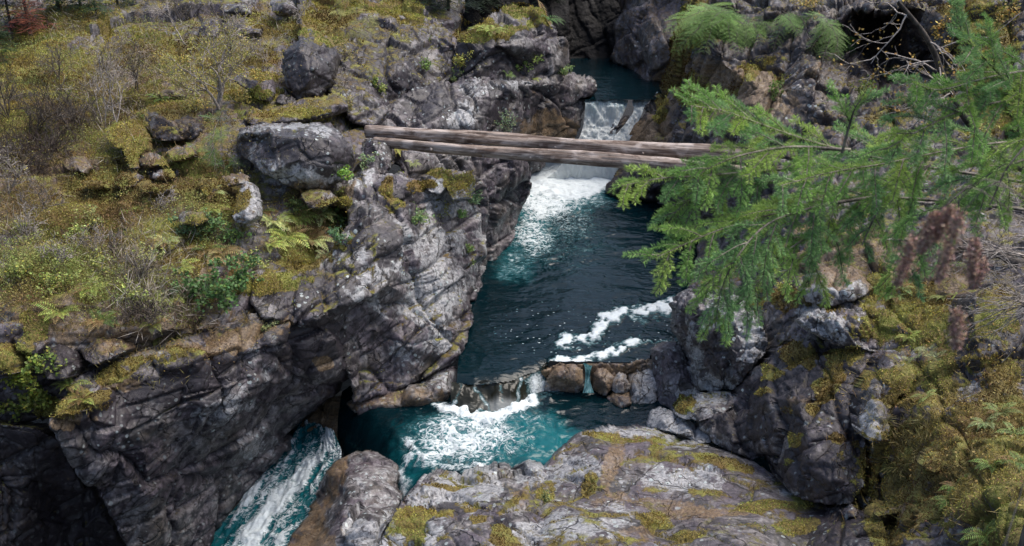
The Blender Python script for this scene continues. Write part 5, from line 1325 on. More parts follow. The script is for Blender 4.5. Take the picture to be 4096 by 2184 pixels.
n = 5200
P, N, xs, ys, dp = cells(brush_w, n)
lv = Leaves()
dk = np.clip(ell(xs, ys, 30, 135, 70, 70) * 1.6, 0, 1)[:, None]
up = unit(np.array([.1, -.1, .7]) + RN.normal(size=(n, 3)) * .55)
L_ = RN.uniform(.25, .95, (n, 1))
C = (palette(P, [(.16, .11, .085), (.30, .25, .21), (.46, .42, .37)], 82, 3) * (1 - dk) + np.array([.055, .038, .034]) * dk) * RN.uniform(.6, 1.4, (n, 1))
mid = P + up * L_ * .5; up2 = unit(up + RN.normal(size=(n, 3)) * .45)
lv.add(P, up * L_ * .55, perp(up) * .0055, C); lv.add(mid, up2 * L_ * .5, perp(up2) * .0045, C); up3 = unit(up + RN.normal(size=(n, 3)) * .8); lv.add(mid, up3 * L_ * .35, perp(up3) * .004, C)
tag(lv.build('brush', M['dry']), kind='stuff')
# ============ individual plants
U = lambda *v: v
# ferns  (x, y, size, colour, fronds, label)
FERNS = [
    (152, 142, .55, (.12, .22, .05), 10, 'green fern in the hollow under the overhanging block, leftmost of the clump'),
    (168, 146, .60, GREEN, 10, 'green fern in the hollow under the overhanging block, the middle of the clump'),
    (181, 140, .55, GREEN, 9, 'bright fern leaning out of the hollow right of the clump'),
    (160, 99, .55, (.16, .24, .06), 9, 'light green fern on the mossy ledge top of the overhanging block'),
    (143, 110, .4, (.14, .22, .06), 7, 'small fern at the left end of the overhanging block'),
    (280, 215, .7, PALE, 11, 'pale fern at the upper left of the fern patch on the cliff shoulder'),
    (300, 212, .75, YG, 11, 'yellow-green fern at the top of the cliff-shoulder patch'),
    (322, 210, .7, PALE, 10, 'pale feathery fern at the right end of the cliff-shoulder patch'),
    (290, 232, .8, YG, 12, 'bushy fern in the middle of the cliff-shoulder patch'),
    (314, 238, .7, PALE, 11, 'light fern hanging over the lichen-spotted cliff face'),
    (272, 243, .6, YG, 9, 'drooping fern at the lower left of the cliff-shoulder patch'),
    (326, 254, .5, (.33, .36, .15), 6, 'single pale frond cluster drooping at the lip of the cliff'),
    (222, 250, .7, (.34, .27, .12), 10, 'tan half-withered fern among the salal'),
    (238, 262, .55, TAN, 8, 'brown withered fern at the edge of the salal'),
    (212, 195, .55, PALE, 9, 'pale fern on the mossy shelf left of the pointed rock'),
    (214, 208, .5, YG, 8, 'yellow-green fern just below the pale shelf fern'),
    (180, 262, .6, YG, 9, 'yellow-green fern at the left edge of the salal'),
    (165, 240, .55, PALE, 9, 'pale fern on the slope left of the salal'),
    (170, 290, .6, YG, 9, 'fern with light fronds above the back of the mossy ledge'),
    (150, 290, .5, YG, 8, 'low fern in twiggy brush above the ledge'),
    (100, 322, .55, (.13, .22, .05), 9, 'bright green fern on top of the dark block behind the ledge'),
    (153, 324, .45, (.20, .22, .06), 7, 'small fern at the back edge of the mossy ledge'),
    (72, 388, .5, YG, 7, 'yellow-green fern at the tip of the mossy ledge, the upper of two'),
    (82, 402, .5, YG, 7, 'yellow-green fern hanging off the tip of the mossy ledge'),
    (399, 150, .8, (.36, .34, .09), 12, 'big pale yellow fern hanging under the left end of the logs'),
    (413, 163, .35, PALE, 7, 'small leafy fern in the dark cleft below the logs'),
    (402, 171, .25, YG, 6, 'tiny fern at the bottom of the cleft below the logs'),
    (545, 20, .9, (.10, .19, .05), 10, 'green fern tuft on the right shoulder of the rock dome'),
    (507, 75, .45, (.14, .22, .06), 8, 'small fern on the ledge at the foot of the rock dome'),
    (538, 75, .4, YG, 8, 'little fern beside the ledge shrub at the foot of the dome'),
    (490, 34, .8, YG, 10, 'yellow-green fern lying along the crest of the rock dome'),
    (478, 30, .6, YG, 8, 'small yellow fern on the left shoulder of the rock dome'),
    (985, 422, .35, (.30, .36, .15), 7, 'pale little fern beneath the black lichen-scarred rock'),
    (908, 354, .32, (.32, .36, .16), 7, 'little fern in moss left of the hooked frond pair'),
    (928, 352, .38, (.34, .38, .18), 8, 'pale fern on the mossy shelf left of the black lichen-scarred rock'),
    (936, 360, .34, (.32, .38, .18), 8, 'second pale fern close against the black lichen-scarred rock'),
    (893, 292, .4, (.22, .30, .10), 8, 'fern standing on the golden moss bank beside the fir twigs'),
    (902, 287, .35, (.24, .32, .12), 7, 'fern with raised fronds on top of the golden moss bank'),
    (940, 290, .4, (.26, .30, .10), 8, 'fern on the moss behind the brown seed heads'),
    (960, 292, .35, YG, 7, 'small fern on the moss at the foot of the grey twigs'),
    (1000, 410, .4, (.24, .32, .11), 8, 'fern high on the mossy slope at the right edge'),
    (1016, 430, .45, (.22, .30, .10), 8, 'yellowish fern cut by the right edge of the photo'),
    (1018, 462, .4, (.16, .25, .07), 8, 'lower fern cut by the right edge of the photo'),
    (992, 466, .38, (.15, .24, .06), 7, 'green fern in the shade of the right mossy slope'),
    (950, 482, .32, (.14, .22, .05), 7, 'small fern on the middle of the right mossy slope'),
    (978, 532, .4, (.17, .26, .07), 7, 'fern near the bottom right corner of the photo'),
    (944, 497, .3, (.16, .24, .06), 6, 'tiny fern beside the thin rock bar'),
    (968, 262, .5, (.25, .32, .12), 9, 'fern below the grey twigs at the right'),
]
FERNS += [
    (30, 225, .6, YG, 9, 'fresh green fern near the left edge beside the pale twiggy bush'),
    (118, 225, .6, GREEN, 9, 'green fern in the herb patch above the reddish twiggy bush'),
    (92, 292, .6, YG, 9, 'bright fern left of the upright grey rock in the brush'),
    (135, 205, .55, YG, 9, 'light fern just below the lower flat slab'),
    (205, 242, .6, GREEN, 9, 'green fern between the grey-green bushes and the tan withered fern'),
    (60, 318, .6, YG, 9, 'bright fern above the lower black block'),
    (196, 155, .5, (.22, .30, .08), 9, 'fresh fern at the foot of the cedar sapling, on its left'),
    (238, 118, .5, YG, 8, 'yellow-green fern at the left end of the ledge slab'),
    (265, 200, .5, GREEN, 9, 'dark green fern in the shade right of the pointed rock'),
    (762, 120, .7, (.20, .28, .07), 8, 'fern on the right cliff above the fir sprays'),
    (905, 330, .32, YG, 8, 'yellow-green fern in the golden moss bank below the seed heads'),
    (930, 400, .32, (.30, .36, .12), 8, 'light fern on the moss right of the gable-shaped rock'),
]
for i, (x, y, L, c, nf, lab) in enumerate(FERNS):
    fern(x, y, L, lab, c, nf, i, group='ferns of the gorge', face=(0, -.5, 0) if x > 500 else (.2, -.45, 0))

SH = dict(group='small leafy bushes of the gorge')
# leafy shrubs
for i, (x, y, H, Wd, c, leaf, dens, nst, lab) in enumerate([
    (195, 285, .8, .8, (.095, .18, .06), .085, 1.5, 10, 'glossy dark green salal in the middle of the slope above the ledge'),
    (222, 300, .9, .8, (.105, .20, .065), .085, 1.6, 10, 'glossy green salal spilling down to the back of the mossy ledge'),
    (242, 285, .7, .7, (.10, .19, .065), .08, 1.5, 9, 'salal at the right side of the green patch beside the cliff'),
    (185, 232, .7, .8, (.14, .23, .10), .065, 1.2, 8, 'grey-green bush above the salal and left of the pointed rock'),
    (212, 228, .7, .8, (.15, .25, .10), .065, 1.2, 8, 'grey-green leafy bush just under the pointed rock'),
    (236, 238, .6, .6, (.17, .28, .09), .065, 1.1, 7, 'light bush between the pointed rock and the fern patch'),
    (337, 222, .5, .5, (.16, .25, .07), .07, 1.0, 6, 'broad-leaved plant at the right end of the fern patch'),
    (340, 246, .45, .4, (.14, .26, .12), .06, 1.0, 6, 'bluish-green trailing plant over the lichen-spotted face'),
    (20, 385, .8, .9, (.22, .27, .05), .085, 1.5, 9, 'yellow-green maple-leaved bush at the left edge above the shaded recess'),
    (32, 405, .7, .7, (.24, .28, .06), .085, 1.3, 8, 'lower maple-leaved bush hanging into the shaded recess'),
    (8, 412, .7, .6, (.20, .24, .05), .08, 1.1, 7, 'maple-leaved bush cut by the left edge of the photo'),
    (48, 372, .5, .5, (.20, .27, .06), .07, 1.1, 6, 'small maple-leaved sprig beside the tip of the mossy ledge')]):
    shrub(x, y, H, Wd, lab, c, leaf, dens, i, nst=nst)
for i, (x, y, H, Wd, c, leaf, dens, nst, lab) in enumerate([
    (476, 205, .45, .5, BLU, .04, 1.6, 9, 'round blue-green bush on the cliff right of the moss cushion'),
    (461, 216, .3, .35, (.14, .28, .08), .035, 1.5, 8, 'small fresh-green bush below the moss cushion'),
    (412, 226, .6, .4, (.20, .32, .12), .05, 1.3, 8, 'bright green bush growing from a crack in the left cliff face'),
    (470, 253, .35, .35, (.18, .28, .08), .04, 1.3, 8, 'small green bush low on the lit ribs of the left cliff'),
    (502, 132, .75, .6, (.22, .30, .17), .055, 1.1, 8, 'pale leafy bush standing just above the upper log'),
    (368, 165, .45, .35, (.22, .32, .16), .05, 1.0, 6, 'pale slender bush on the cliff top left of the spotted block'),
    (343, 176, .3, .35, (.18, .34, .06), .07, .8, 5, 'vivid green sprig at the top of the slanting slab'),
    (379, 90, .5, .5, (.28, .34, .10), .08, 1.1, 7, 'light maple-leaved bush on the rock wall above the logs'),
    (460, 66, .6, .5, (.36, .36, .09), .06, 1.2, 7, 'yellow bush at the left foot of the rock dome'),
    (425, 70, .4, .4, (.16, .26, .06), .06, 1.0, 6, 'small green bush on the dark wall left of the dome'),
    (529, 72, .9, .6, (.18, .27, .07), .07, 1.2, 8, 'taller green bush climbing the right side of the rock dome'),
    (563, 76, .5, .4, (.22, .33, .12), .06, 1.1, 7, 'small pale bush near the lip of the waterfall'),
    (455, 80, .4, .5, (.20, .27, .10), .05, 1.1, 7, 'low pale bush on the ledge left of the dome'),
    (346, 115, .6, .6, (.34, .31, .13), .045, 1.2, 8, 'straw-coloured bush at the right end of the ledge slab'),
    (243, 105, .6, .8, (.33, .29, .09), .045, 1.4, 10, 'yellow leafy bush in front of the orange-capped block'),
    (343, 62, .8, .5, (.32, .28, .10), .045, 1.0, 7, 'thin yellow-leaved bush right of the tall dark boulder'),
    (775, 98, .6, .4, (.12, .20, .04), .07, 1.0, 6, 'green sprig rooted on the right cliff face'),
    (858, 100, .8, .6, (.15, .19, .04), .07, 1.1, 7, 'leafy bush at the foot of the dark cave on the right'),
    (888, 84, .7, .6, (.07, .13, .03), .07, 1.0, 7, 'dark green bush inside the cave mouth on the right'),
    (792, 298, .35, .4, (.36, .38, .12), .06, .7, 5, 'yellow-leaved sprig under the lowest fir twigs'),
    (70, 232, .6, .8, (.34, .40, .13), .055, 1.3, 9, 'bright yellow-green bush near the top of the herb patch on the left'),
    (88, 218, .6, .6, (.40, .42, .16), .05, 1.2, 8, 'pale upright plant beside the broken stone in dry grass'),
    (105, 270, .6, .8, (.34, .38, .12), .055, 1.3, 9, 'yellow-green bush between the two reddish twiggy bushes'),
    (52, 292, .6, .8, (.30, .36, .10), .055, 1.3, 9, 'leafy bush low on the left slope above the dark mossy block'),
    (130, 300, .5, .7, (.36, .42, .13), .055, 1.2, 8, 'light green bush just above the dark block behind the ledge'),
    (20, 282, .6, .8, (.28, .32, .09), .055, 1.3, 9, 'olive bush near the left edge of the lower slope'),
    (150, 262, .6, .7, (.38, .42, .15), .05, 1.2, 8, 'pale green bush left of the salal'),
    (196, 112, .6, .7, (.42, .37, .12), .045, 1.3, 9, 'yellow bush at the right shoulder of the overhanging block'),
    (175, 70, .9, 1.1, (.42, .38, .11), .05, 1.4, 11, 'broad yellow bush left of the forked sapling crown'),
    (262, 84, .5, .6, (.44, .38, .11), .045, 1.2, 8, 'low yellow bush between the orange-capped block and the ledge slab'),
    (296, 205, .4, .5, (.20, .27, .09), .05, 1.2, 8, 'green bush in the shadow under the biggest grey boulder'),
    (255, 262, .4, .5, (.36, .40, .14), .05, 1.2, 8, 'light bush between the withered ferns and the cliff'),
    (905, 12, .9, 1.0, (.48, .36, .10), .085, .9, 8, 'yellow-leaved maple bush hanging over the top of the dark cave'),
    (950, 40, .9, .9, (.46, .33, .09), .085, .9, 8, 'golden-leaved bush right of the cave beside the arching dead bough'),
    (990, 66, .8, .9, (.44, .34, .10), .08, .9, 8, 'golden-leaved bush on the mossy slope near the right edge'),
    (1008, 20, .8, .9, (.40, .30, .09), .08, .9, 8, 'orange-yellow bush in the top right corner'),
    (812, 12, .9, .9, (.42, .34, .11), .08, .8, 8, 'yellowing bush among the cedars at the top of the right cliff'),
    (980, 150, .7, .8, (.42, .38, .12), .07, .9, 8, 'yellow bush glimpsed behind the upper fir boughs'),
    (860, 215, .6, .8, (.40, .40, .13), .06, 1.0, 8, 'yellow-green bush behind the middle of the fir'),
    (268, 328, .25, .25, (.30, .36, .16), .035, 1.3, 6, 'tiny pale bush at the right end of the mossy ledge'),
    (548, 500, .2, .2, (.26, .30, .12), .03, 1.2, 6, 'tiny sprig rooted in a crack of the foreground rock')]):
    shrub(x, y, H, Wd, lab, c, leaf, dens, 40 + i, nst=nst, name='small_bush', cat='bush', **SH)

# conifer sprays
sprays(222, 168, .75, 26, 'feathery green cedar sapling left of the biggest grey boulder', (.11, .20, .065), 1, (0, -.6, -.15), .7, 'cedar_sapling', 'sapling', rise=1.9)
for i, (x, y, L, n, c, lab) in enumerate([
    (700, 14, 1.6, 20, (.13, .21, .045), 'cedar bush hanging over the mossy ridge, leftmost of the right-bank cedars'),
    (722, 18, 1.7, 22, (.11, .20, .045), 'dense cedar bush at the top of the right cliff'),
    (745, 24, 1.4, 13, (.10, .18, .04), 'cedar bush over the dark middle of the right cliff'),
    (790, 20, 1.2, 8, (.09, .17, .04), 'small cedar sprays above the prominent rock column'),
    (828, 30, 1.2, 9, (.09, .17, .035), 'cedar spray hanging beside the dark cave'),
    (840, 48, .8, 6, (.11, .20, .045), 'lowest cedar spray at the left of the dark cave')]):
    sprays(x, y, L * 1.25, n + 4, lab, tuple(v * 1.25 for v in c), 10 + i, (-.1, -1.0, -.35), .45, z0=.25, group='cedar bushes on the right cliff')
for i, (x, y, L, n, c, lab) in enumerate([
    (332, 8, 1.3, 12, (.27, .27, .09), 'pale cedar-like bush at the top edge left of the rock slope'),
    (352, 4, 1.2, 11, (.25, .25, .08), 'pale yellow feathery bush at the top centre edge'),
    (366, 18, 1.2, 10, (.27, .27, .10), 'yellowish feathery bush right of the pale bushes at the top'),
    (344, 30, 1.1, 9, (.22, .22, .07), 'feathery bush drooping over the dark rock slope')]):
    sprays(x, y, L, n, lab, c, 20 + i, (.2, -.7, -.3), .55, 'feathery_bush', group='feathery bushes at the top of the slope')

# saplings and brush on the left slope
sapling(218, 112, 2.6, 'forked sapling with pale bark and thin yellow leaves on the middle slope', 1, (-.12, 0, 0), 3, 3, 'twig', (.44, .40, .12), 3400, .05, 'forked_sapling', kids=(4, 6), r0=.05)
SAP = [
    (115, 120, 2.0, (.35, 0, 0), 2, 'twig', 'bare grey sapling leaning right beside the mossy hummock'),
    (103, 122, 2.2, (-.4, 0, 0), 2, 'twig', 'bare grey sapling leaning left beside the mossy hummock'),
    (84, 122, 1.9, (-.7, 0, -.2), 1, 'twig', 'bare sapling bent low to the left over the slope'),
    (140, 96, 1.7, (.1, 0, 0), 2, 'bark', 'thin bare sapling above the overhanging block'),
    (185, 40, 2.4, (-.8, 0, -.3), 1, 'twig', 'long dead stem leaning left across the upper slope'),
    (222, 60, 1.6, (.4, 0, 0), 2, 'twig', 'bare twiggy sapling behind the forked one'),
    (268, 60, 1.2, (-.6, 0, 0), 2, 'twig', 'tangle of pale twigs left of the tall dark boulder'),
    (60, 84, 1.6, (.1, 0, 0), 3, 'bark', 'bare brown bush in the middle of the upper left slope'),
    (100, 72, 1.5, (.3, 0, 0), 3, 'bark', 'bare brown bush above the leaning saplings'),
    (8, 120, 1.8, (.2, 0, 0), 4, 'dark_bark', 'dark leafless thicket at the left edge, the upper one'),
    (30, 138, 1.7, (.1, 0, 0), 4, 'dark_bark', 'dark leafless bush in the shaded left thicket'),
    (52, 150, 1.6, (-.1, 0, 0), 4, 'dark_bark', 'dark leafless bush at the right side of the left thicket'),
    (18, 172, 1.5, (.2, 0, 0), 4, 'dark_bark', 'dark leafless bush low in the left thicket'),
    (70, 128, 1.5, (.1, 0, 0), 4, 'dark_bark', 'dark leafless bush between thicket and leaning saplings'),
    (2, 158, 1.1, (.8, -.2, 0), 3, 'twig', 'pale dead twigs reaching in from the left edge'),
    (4, 196, 1.2, (.9, -.1, .1), 3, 'twig', 'pale dead twigs at the left edge, the lower bunch'),
    (44, 210, 1.0, (.2, 0, 0), 3, 'bark', 'bare brown bush at the left of the herb patch'),
    (115, 250, .9, (.2, 0, 0), 3, 'bark', 'reddish twiggy bush in the middle of the herb patch'),
    (140, 276, .9, (.2, 0, 0), 4, 'bark', 'reddish twiggy bush just above the ledge brush'),
    (60, 270, .9, (.1, 0, 0), 3, 'twig', 'grey twiggy bush in the lower herb patch'),
    (150, 318, .8, (.3, -.2, 0), 4, 'dark_bark', 'dark tangled bush at the back of the mossy ledge'),
    (90, 250, .9, (.3, 0, 0), 3, 'twig', 'pale twiggy bush left of the reddish ones'),
    (28, 240, .9, (.1, 0, 0), 3, 'twig', 'pale twiggy bush at the left of the lower slope'),
    (160, 205, .7, (.1, 0, 0), 3, 'twig', 'pale thin twigs on the mossy shelf'),
    (28, 30, 1.6, (.1, 0, 0), 3, 'bark', 'bare bush at the top left under the dark wood'),
    (180, 14, 1.6, (.1, 0, 0), 4, 'bark', 'bare bush at the top edge above the dead stem'),
    (300, 18, 1.2, (.2, 0, 0), 3, 'twig', 'pale bare twigs above the tall dark boulder'),
    (232, 36, 1.2, (.3, 0, 0), 3, 'twig', 'bare twigs over the wide dark boulder'),
    (345, 92, .9, (.4, 0, 0), 3, 'twig', 'bare twigs right of the ledge slab'),
]
for i, (x, y, H, ln, ns, mt, lab) in enumerate(SAP):
    dk = mt == 'dark_bark'
    sapling(x, y, H, lab, 20 + i, ln, ns, 3, mt, None if i % 3 else (.30, .26, .09), 160, .045, 'bare_sapling' if ns < 3 else 'bare_bush', 'sapling' if ns < 3 else 'bush', group='bare saplings and bushes of the left slope', kids=(3, 5) if not dk else (4, 5), spread=1.0)
# young conifers and wood at the top left
def conifer(x, y, H, label, col, seed, group=None, red=False):
    r = np.random.default_rng(6000 + seed); p, n = at(x, y)
    e = E('young_conifer', p, label, 'tree', group)
    V, F = tubes([(np.array([[0, 0, -.2], [0, 0, H * .5], [0, 0, H]]), np.array([.05, .03, .008]) * H * .5)], 6); mesh_np('trunk', V, F, M['dark_bark'], True, None, e)
    lv = Leaves()
    for k in range(int(34 * H)):
        t = r.uniform(.08, 1) ; R = H * .38 * (1 - t) ** .8 + .06; az = r.uniform(0, 6.283)
        d = np.array([math.cos(az), math.sin(az), -.25]); m = 9
        q = np.array([0, 0, H * t]) + d * R * np.linspace(.1, 1, m)[:, None] + r.normal(size=(m, 3)) * .02
        s_ = unit(np.cross(d, [0, 0, 1.0]))
        for sg in (-1, 1): lv.add(q, np.tile(s_ * sg * R * .3 + d * R * .22, (m, 1)) + r.normal(size=(m, 3)) * .03, np.tile(d * .02, (m, 1)), jitter(col, m, .3, r))
    lv.build('crown', M['leaf'], e)


for i, (x, y, H, c, lab) in enumerate([
    (30, 34, 2.8, (.16, .055, .035), 'rust-red dead young conifer at the top left'),
    (12, 30, 2.2, (.015, .032, .012), 'dark young conifer at the top left corner'),
    (60, 16, 2.4, (.016, .036, .014), 'dark young conifer right of the rust-red one'),
    (82, 12, 2.2, (.022, .048, .018), 'dark green conifer at the top edge, third from the left corner'),
    (98, 20, 1.6, (.03, .065, .022), 'small greener conifer in front of the dark top-left wood'),
    (118, 6, 2.2, (.016, .034, .014), 'dark conifer at the top edge above the bare bushes'),
    (0, 62, 1.5, (.025, .05, .015), 'low dark conifer cut by the left edge'),
    (425, 6, 3.0, (.012, .026, .010), 'dark conifer behind the rock slope at the top centre, the left one'),
    (448, 14, 3.0, (.012, .026, .010), 'dark conifer behind the dome at the top centre, the middle one'),
    (474, 8, 3.0, (.014, .03, .011), 'dark conifer behind the dome at the top centre, the right one'),
    (536, 0, 3.0, (.010, .022, .009), 'dark conifer left of the black gap in the canyon')]):
    conifer(x, y, H, lab, c, i, 'young conifers along the top of the photo')

# small countable tufts
for i, (x, y, L, c, lab) in enumerate([
    (146, 358, .35, (.34, .31, .12), 'straw-coloured grass tuft on the edge of the mossy ledge'),
    (398, 530, .25, (.30, .33, .10), 'yellow-green grass tuft on the left of the rock shelf'),
    (246, 325, .35, (.30, .22, .08), 'dry grass tuft hanging at the right end of the ledge'),
    (882, 425, .35, (.34, .29, .13), 'dry grass tuft right of the gable-shaped rock'),
    (930, 430, .4, (.33, .28, .12), 'pale grass tuft on the dark moss slope'),
    (893, 466, .35, (.30, .26, .10), 'grass tuft beside the upright pale slab'),
    (330, 118, .4, (.40, .36, .10), 'yellow grass tuft on top of the biggest grey boulder')]):
    r = np.random.default_rng(i); p, n = at(x, y); lv = Leaves(); m = 70
    d = unit(np.array([0, -.2, .5]) + r.normal(size=(m, 3)) * .5)
    b = r.normal(size=(m, 3)) * .025
    lv.add(b, d * L * r.uniform(.5, 1.1, (m, 1)) * .6, perp(d, r) * .004, jitter(c, m, .25, r))
    d2 = unit(d + np.array([0, 0, -.8])); lv.add(b + d * L * .5, d2 * L * .45, perp(d, r) * .003, jitter(c, m, .25, r))
    o = lv.build('grass_tuft', M['leaf']); o.location = p
    tag(o, lab, 'grass tuft', 'grass tufts of the gorge')

# dead boughs on the right bank
for i, (pts, rad, mt, lab) in enumerate([
    ([(1040, 176, 5.9), (1000, 160, 5.9), (965, 120, 5.9), (940, 70, 5.9), (925, 30, 5.9), (900, 2, 5.9)], .030, 'dark_bark', 'dark mossy dead bough arching down from the top right'),
    ([(1040, 268, 16.5), (985, 252, 17), (930, 240, 17.6), (885, 236, 18.2)], .09, 'dark_bark', 'dark rotting trunk lying behind the fir on the right bank'),
    ([(1030, 196, 19), (980, 200, 19.2), (920, 203, 19.6), (860, 208, 20.4)], .06, 'bark', 'grey fallen branch behind the fir twigs')]):
    P_s = np.array([W(*q) for q in pts]); t = np.linspace(0, len(pts) - 1, 40)
    q = np.stack([np.interp(t, np.arange(len(pts)), P_s[:, c]) for c in range(3)], -1)
    for _ in range(3): q[1:-1] = (q[:-2] + q[1:-1] * 2 + q[2:]) / 4
    q += np.stack([fbm(q * 2 + 9 * c, 3, i) for c in range(3)], -1) * rad * 1.2
    r = np.random.default_rng(70 + i); outs = []; tips = []
    for k in range(5 if i else 12):
        j = r.integers(4, 38); d = unit(np.array([-.6, -.1, .15]) + r.normal(size=3) * .6)
        outs.append([]); ramify(q[j], d, (.45 if i else .36), rad * .2, 2, r, outs[-1], tips, (2, 4), .2, .9, -.01)
    V, F = tubes([(q, np.linspace(rad, rad * .4, 40))], 8)
    o = mesh_np('dead_branch', V, F, M[mt], True, origin=q.mean(0)); tag(o, lab, 'branch')
    for tw in outs:
        V, F = tubes([(a, np.maximum(b, .0015)) for a, b, c in tw], 4); mesh_np('twig', V - q.mean(0), F, M['twig'], True, None, o)
    if i == 0:
        m = 420; lv = Leaves(); Pt = np.concatenate(tips); B = Pt[r.integers(0, len(Pt), m)] + r.normal(size=(m, 3)) * .03
        D = rnd_dir(m, -.2, r) * r.uniform(.012, .026, (m, 1)); lv.add(B - q.mean(0), D, perp(D, r) * .008, jitter((.36, .25, .07), m, .3, r)); lv.build('leaves', M['leaf'], o)

# ============ the fir reaching in from the right, a few metres from the lens
fir = E('fir_tree', (3.25, 4.6, 5.2), 'bright green fir tree reaching its needled boughs in from the right', 'tree')
FO = np.array([3.25, 4.6, 5.2])
V, F = tubes([(np.array([[3.25, 4.6, 5.2], [3.2, 4.6, 8], [3.12, 4.55, 11], [3.0, 4.5, 13.5]]), np.array([.2, .17, .13, .08]))], 10)
mesh_np('trunk', V - FO, F, M['dark_bark'], True, None, fir)
ncol = [(.27, .46, .14), (.33, .51, .145), (.40, .54, .15), (.25, .43, .18), (.18, .34, .14)]


def needled(lv, pts, r, nl, base, tipcol, dens=620):
    seg = np.diff(pts, axis=0); ln = np.linalg.norm(seg, axis=1); L = ln.sum()
    m = max(8, int(L * dens * .9)); s = r.uniform(0, 1, m); s = s ** .92
    cum = np.concatenate([[0], np.cumsum(ln)]) / L
    B = np.stack([np.interp(s, cum, pts[:, c]) for c in range(3)], -1)
    t = unit(np.stack([np.interp(s, (cum[:-1] + cum[1:]) / 2, seg[:, c]) for c in range(3)], -1))
    side = unit(np.cross(t, np.array([0, -.35, 1.0]))); up = np.cross(side, t)
    a = r.normal(size=m) * .34 + r.choice([0, math.pi], m) + .35 * r.choice([-1, 1], m)
    rad = side * np.cos(a)[:, None] + up * np.sin(a)[:, None] * .8 + up * .18
    D = unit(rad + t * r.uniform(.35, .8, (m, 1))) * nl * r.uniform(.7, 1.1, (m, 1)) * np.where(s > .93, .8, 1)[:, None]
    C = (np.asarray(base) * (1 - s[:, None]) + np.asarray(tipcol) * s[:, None]) * r.uniform(.65, 1.3, (m, 1))
    lv.add(B, D, unit(np.cross(D, rad + r.normal(size=(m, 3)) * .4)) * .0012, C)


def bough(pts, seed, L2=.34, nl=.026, hang=.35, start=.15, spacing=.075, tint=1.0, dens=1900, side_z=0.0):
    """a main axis through surveyed points with side twigs, each clothed in needles"""
    r = np.random.default_rng(7000 + seed)
    Pq = np.array([W(*q) for q in pts]); t = np.linspace(0, len(pts) - 1, 26)
    q = np.stack([np.interp(t, np.arange(len(pts)), Pq[:, c]) for c in range(3)], -1)
    for _ in range(4): q[1:-1] = (q[:-2] + q[1:-1] * 2 + q[2:]) / 4
    L = np.linalg.norm(np.diff(q, axis=0), axis=1).sum()
    wood = [(q, np.linspace(.0095, .003, 26))]; lv = Leaves()
    n = int(L * (1 - start) / spacing)
    tg = unit(np.gradient(q, axis=0))
    for k in range(n):
        f = start + (1 - start) * (k + r.uniform(.2, .8)) / n; i = min(int(f * 25), 24)
        p = q[i] + (q[i + 1] - q[i]) * (f * 25 - i)
        sd = unit(np.cross(tg[i], np.array([0, -.6, .8]))) * (1 if k % 2 else -1)
        d = unit(tg[i] * r.uniform(.75, 1.1) + sd * r.uniform(.6, 1.0) + np.array([0, -.1, side_z]) + r.normal(size=3) * .15)
        Lk = L2 * (1.0 - .72 * (f - start) / (1 - start)) * r.uniform(.6, 1.15) + .05
        tw = wander(p, d, Lk, 8, .05, r, -hang * .16)
        wood.append((tw, np.linspace(.0042, .0015, 9)))
        b = np.asarray(ncol[r.integers(0, len(ncol))]) * tint; tc = b * 1.25 + np.array([.03, .035, 0])
        needled(lv, tw, r, nl, b * .8, tc, dens)
        t2 = unit(np.gradient(tw, axis=0))
        for m in range(2, 9):
            if Lk * (1 - m / 9) < .05 and m < 8: continue
            for sg in (-1, 1):
                if r.random() < .4 or m % 2: continue
                s2 = unit(np.cross(t2[m], np.array([0, -.5, .85]))) * sg
                d3 = unit(t2[m] * .9 + s2 * .75 + r.normal(size=3) * .1); l3 = Lk * .40 * (1 - .6 * m / 9) * r.uniform(.7, 1.2)
                t3 = wander(tw[m], d3, l3, 4, .05, r, -hang * .18)
                wood.append((t3, np.linspace(.0018, .001, 5)))
                needled(lv, t3, r, nl * .95, b * .9, tc, dens)
    needled(lv, q[int(25 * start):], r, nl, ncol[0], ncol[2], dens)
    V, F = tubes(wood, 4); br = mesh_np('branch', V - FO, F, M['bark'], True, None, fir)
    lv.build('needles', M['needle'], br)
    for v in ('needles',): pass
    # needle mesh is in world coordinates: shift it under the bough
    me = br.children[0].data if br.children else None
    return br


_b = Leaves.build
def _shift_build(s, name, mat, parent=None, origin=None):
    if name == 'needles': s.V = [v - FO for v in s.V]
    return _b(s, name, mat, parent, origin)
Leaves.build = _shift_build

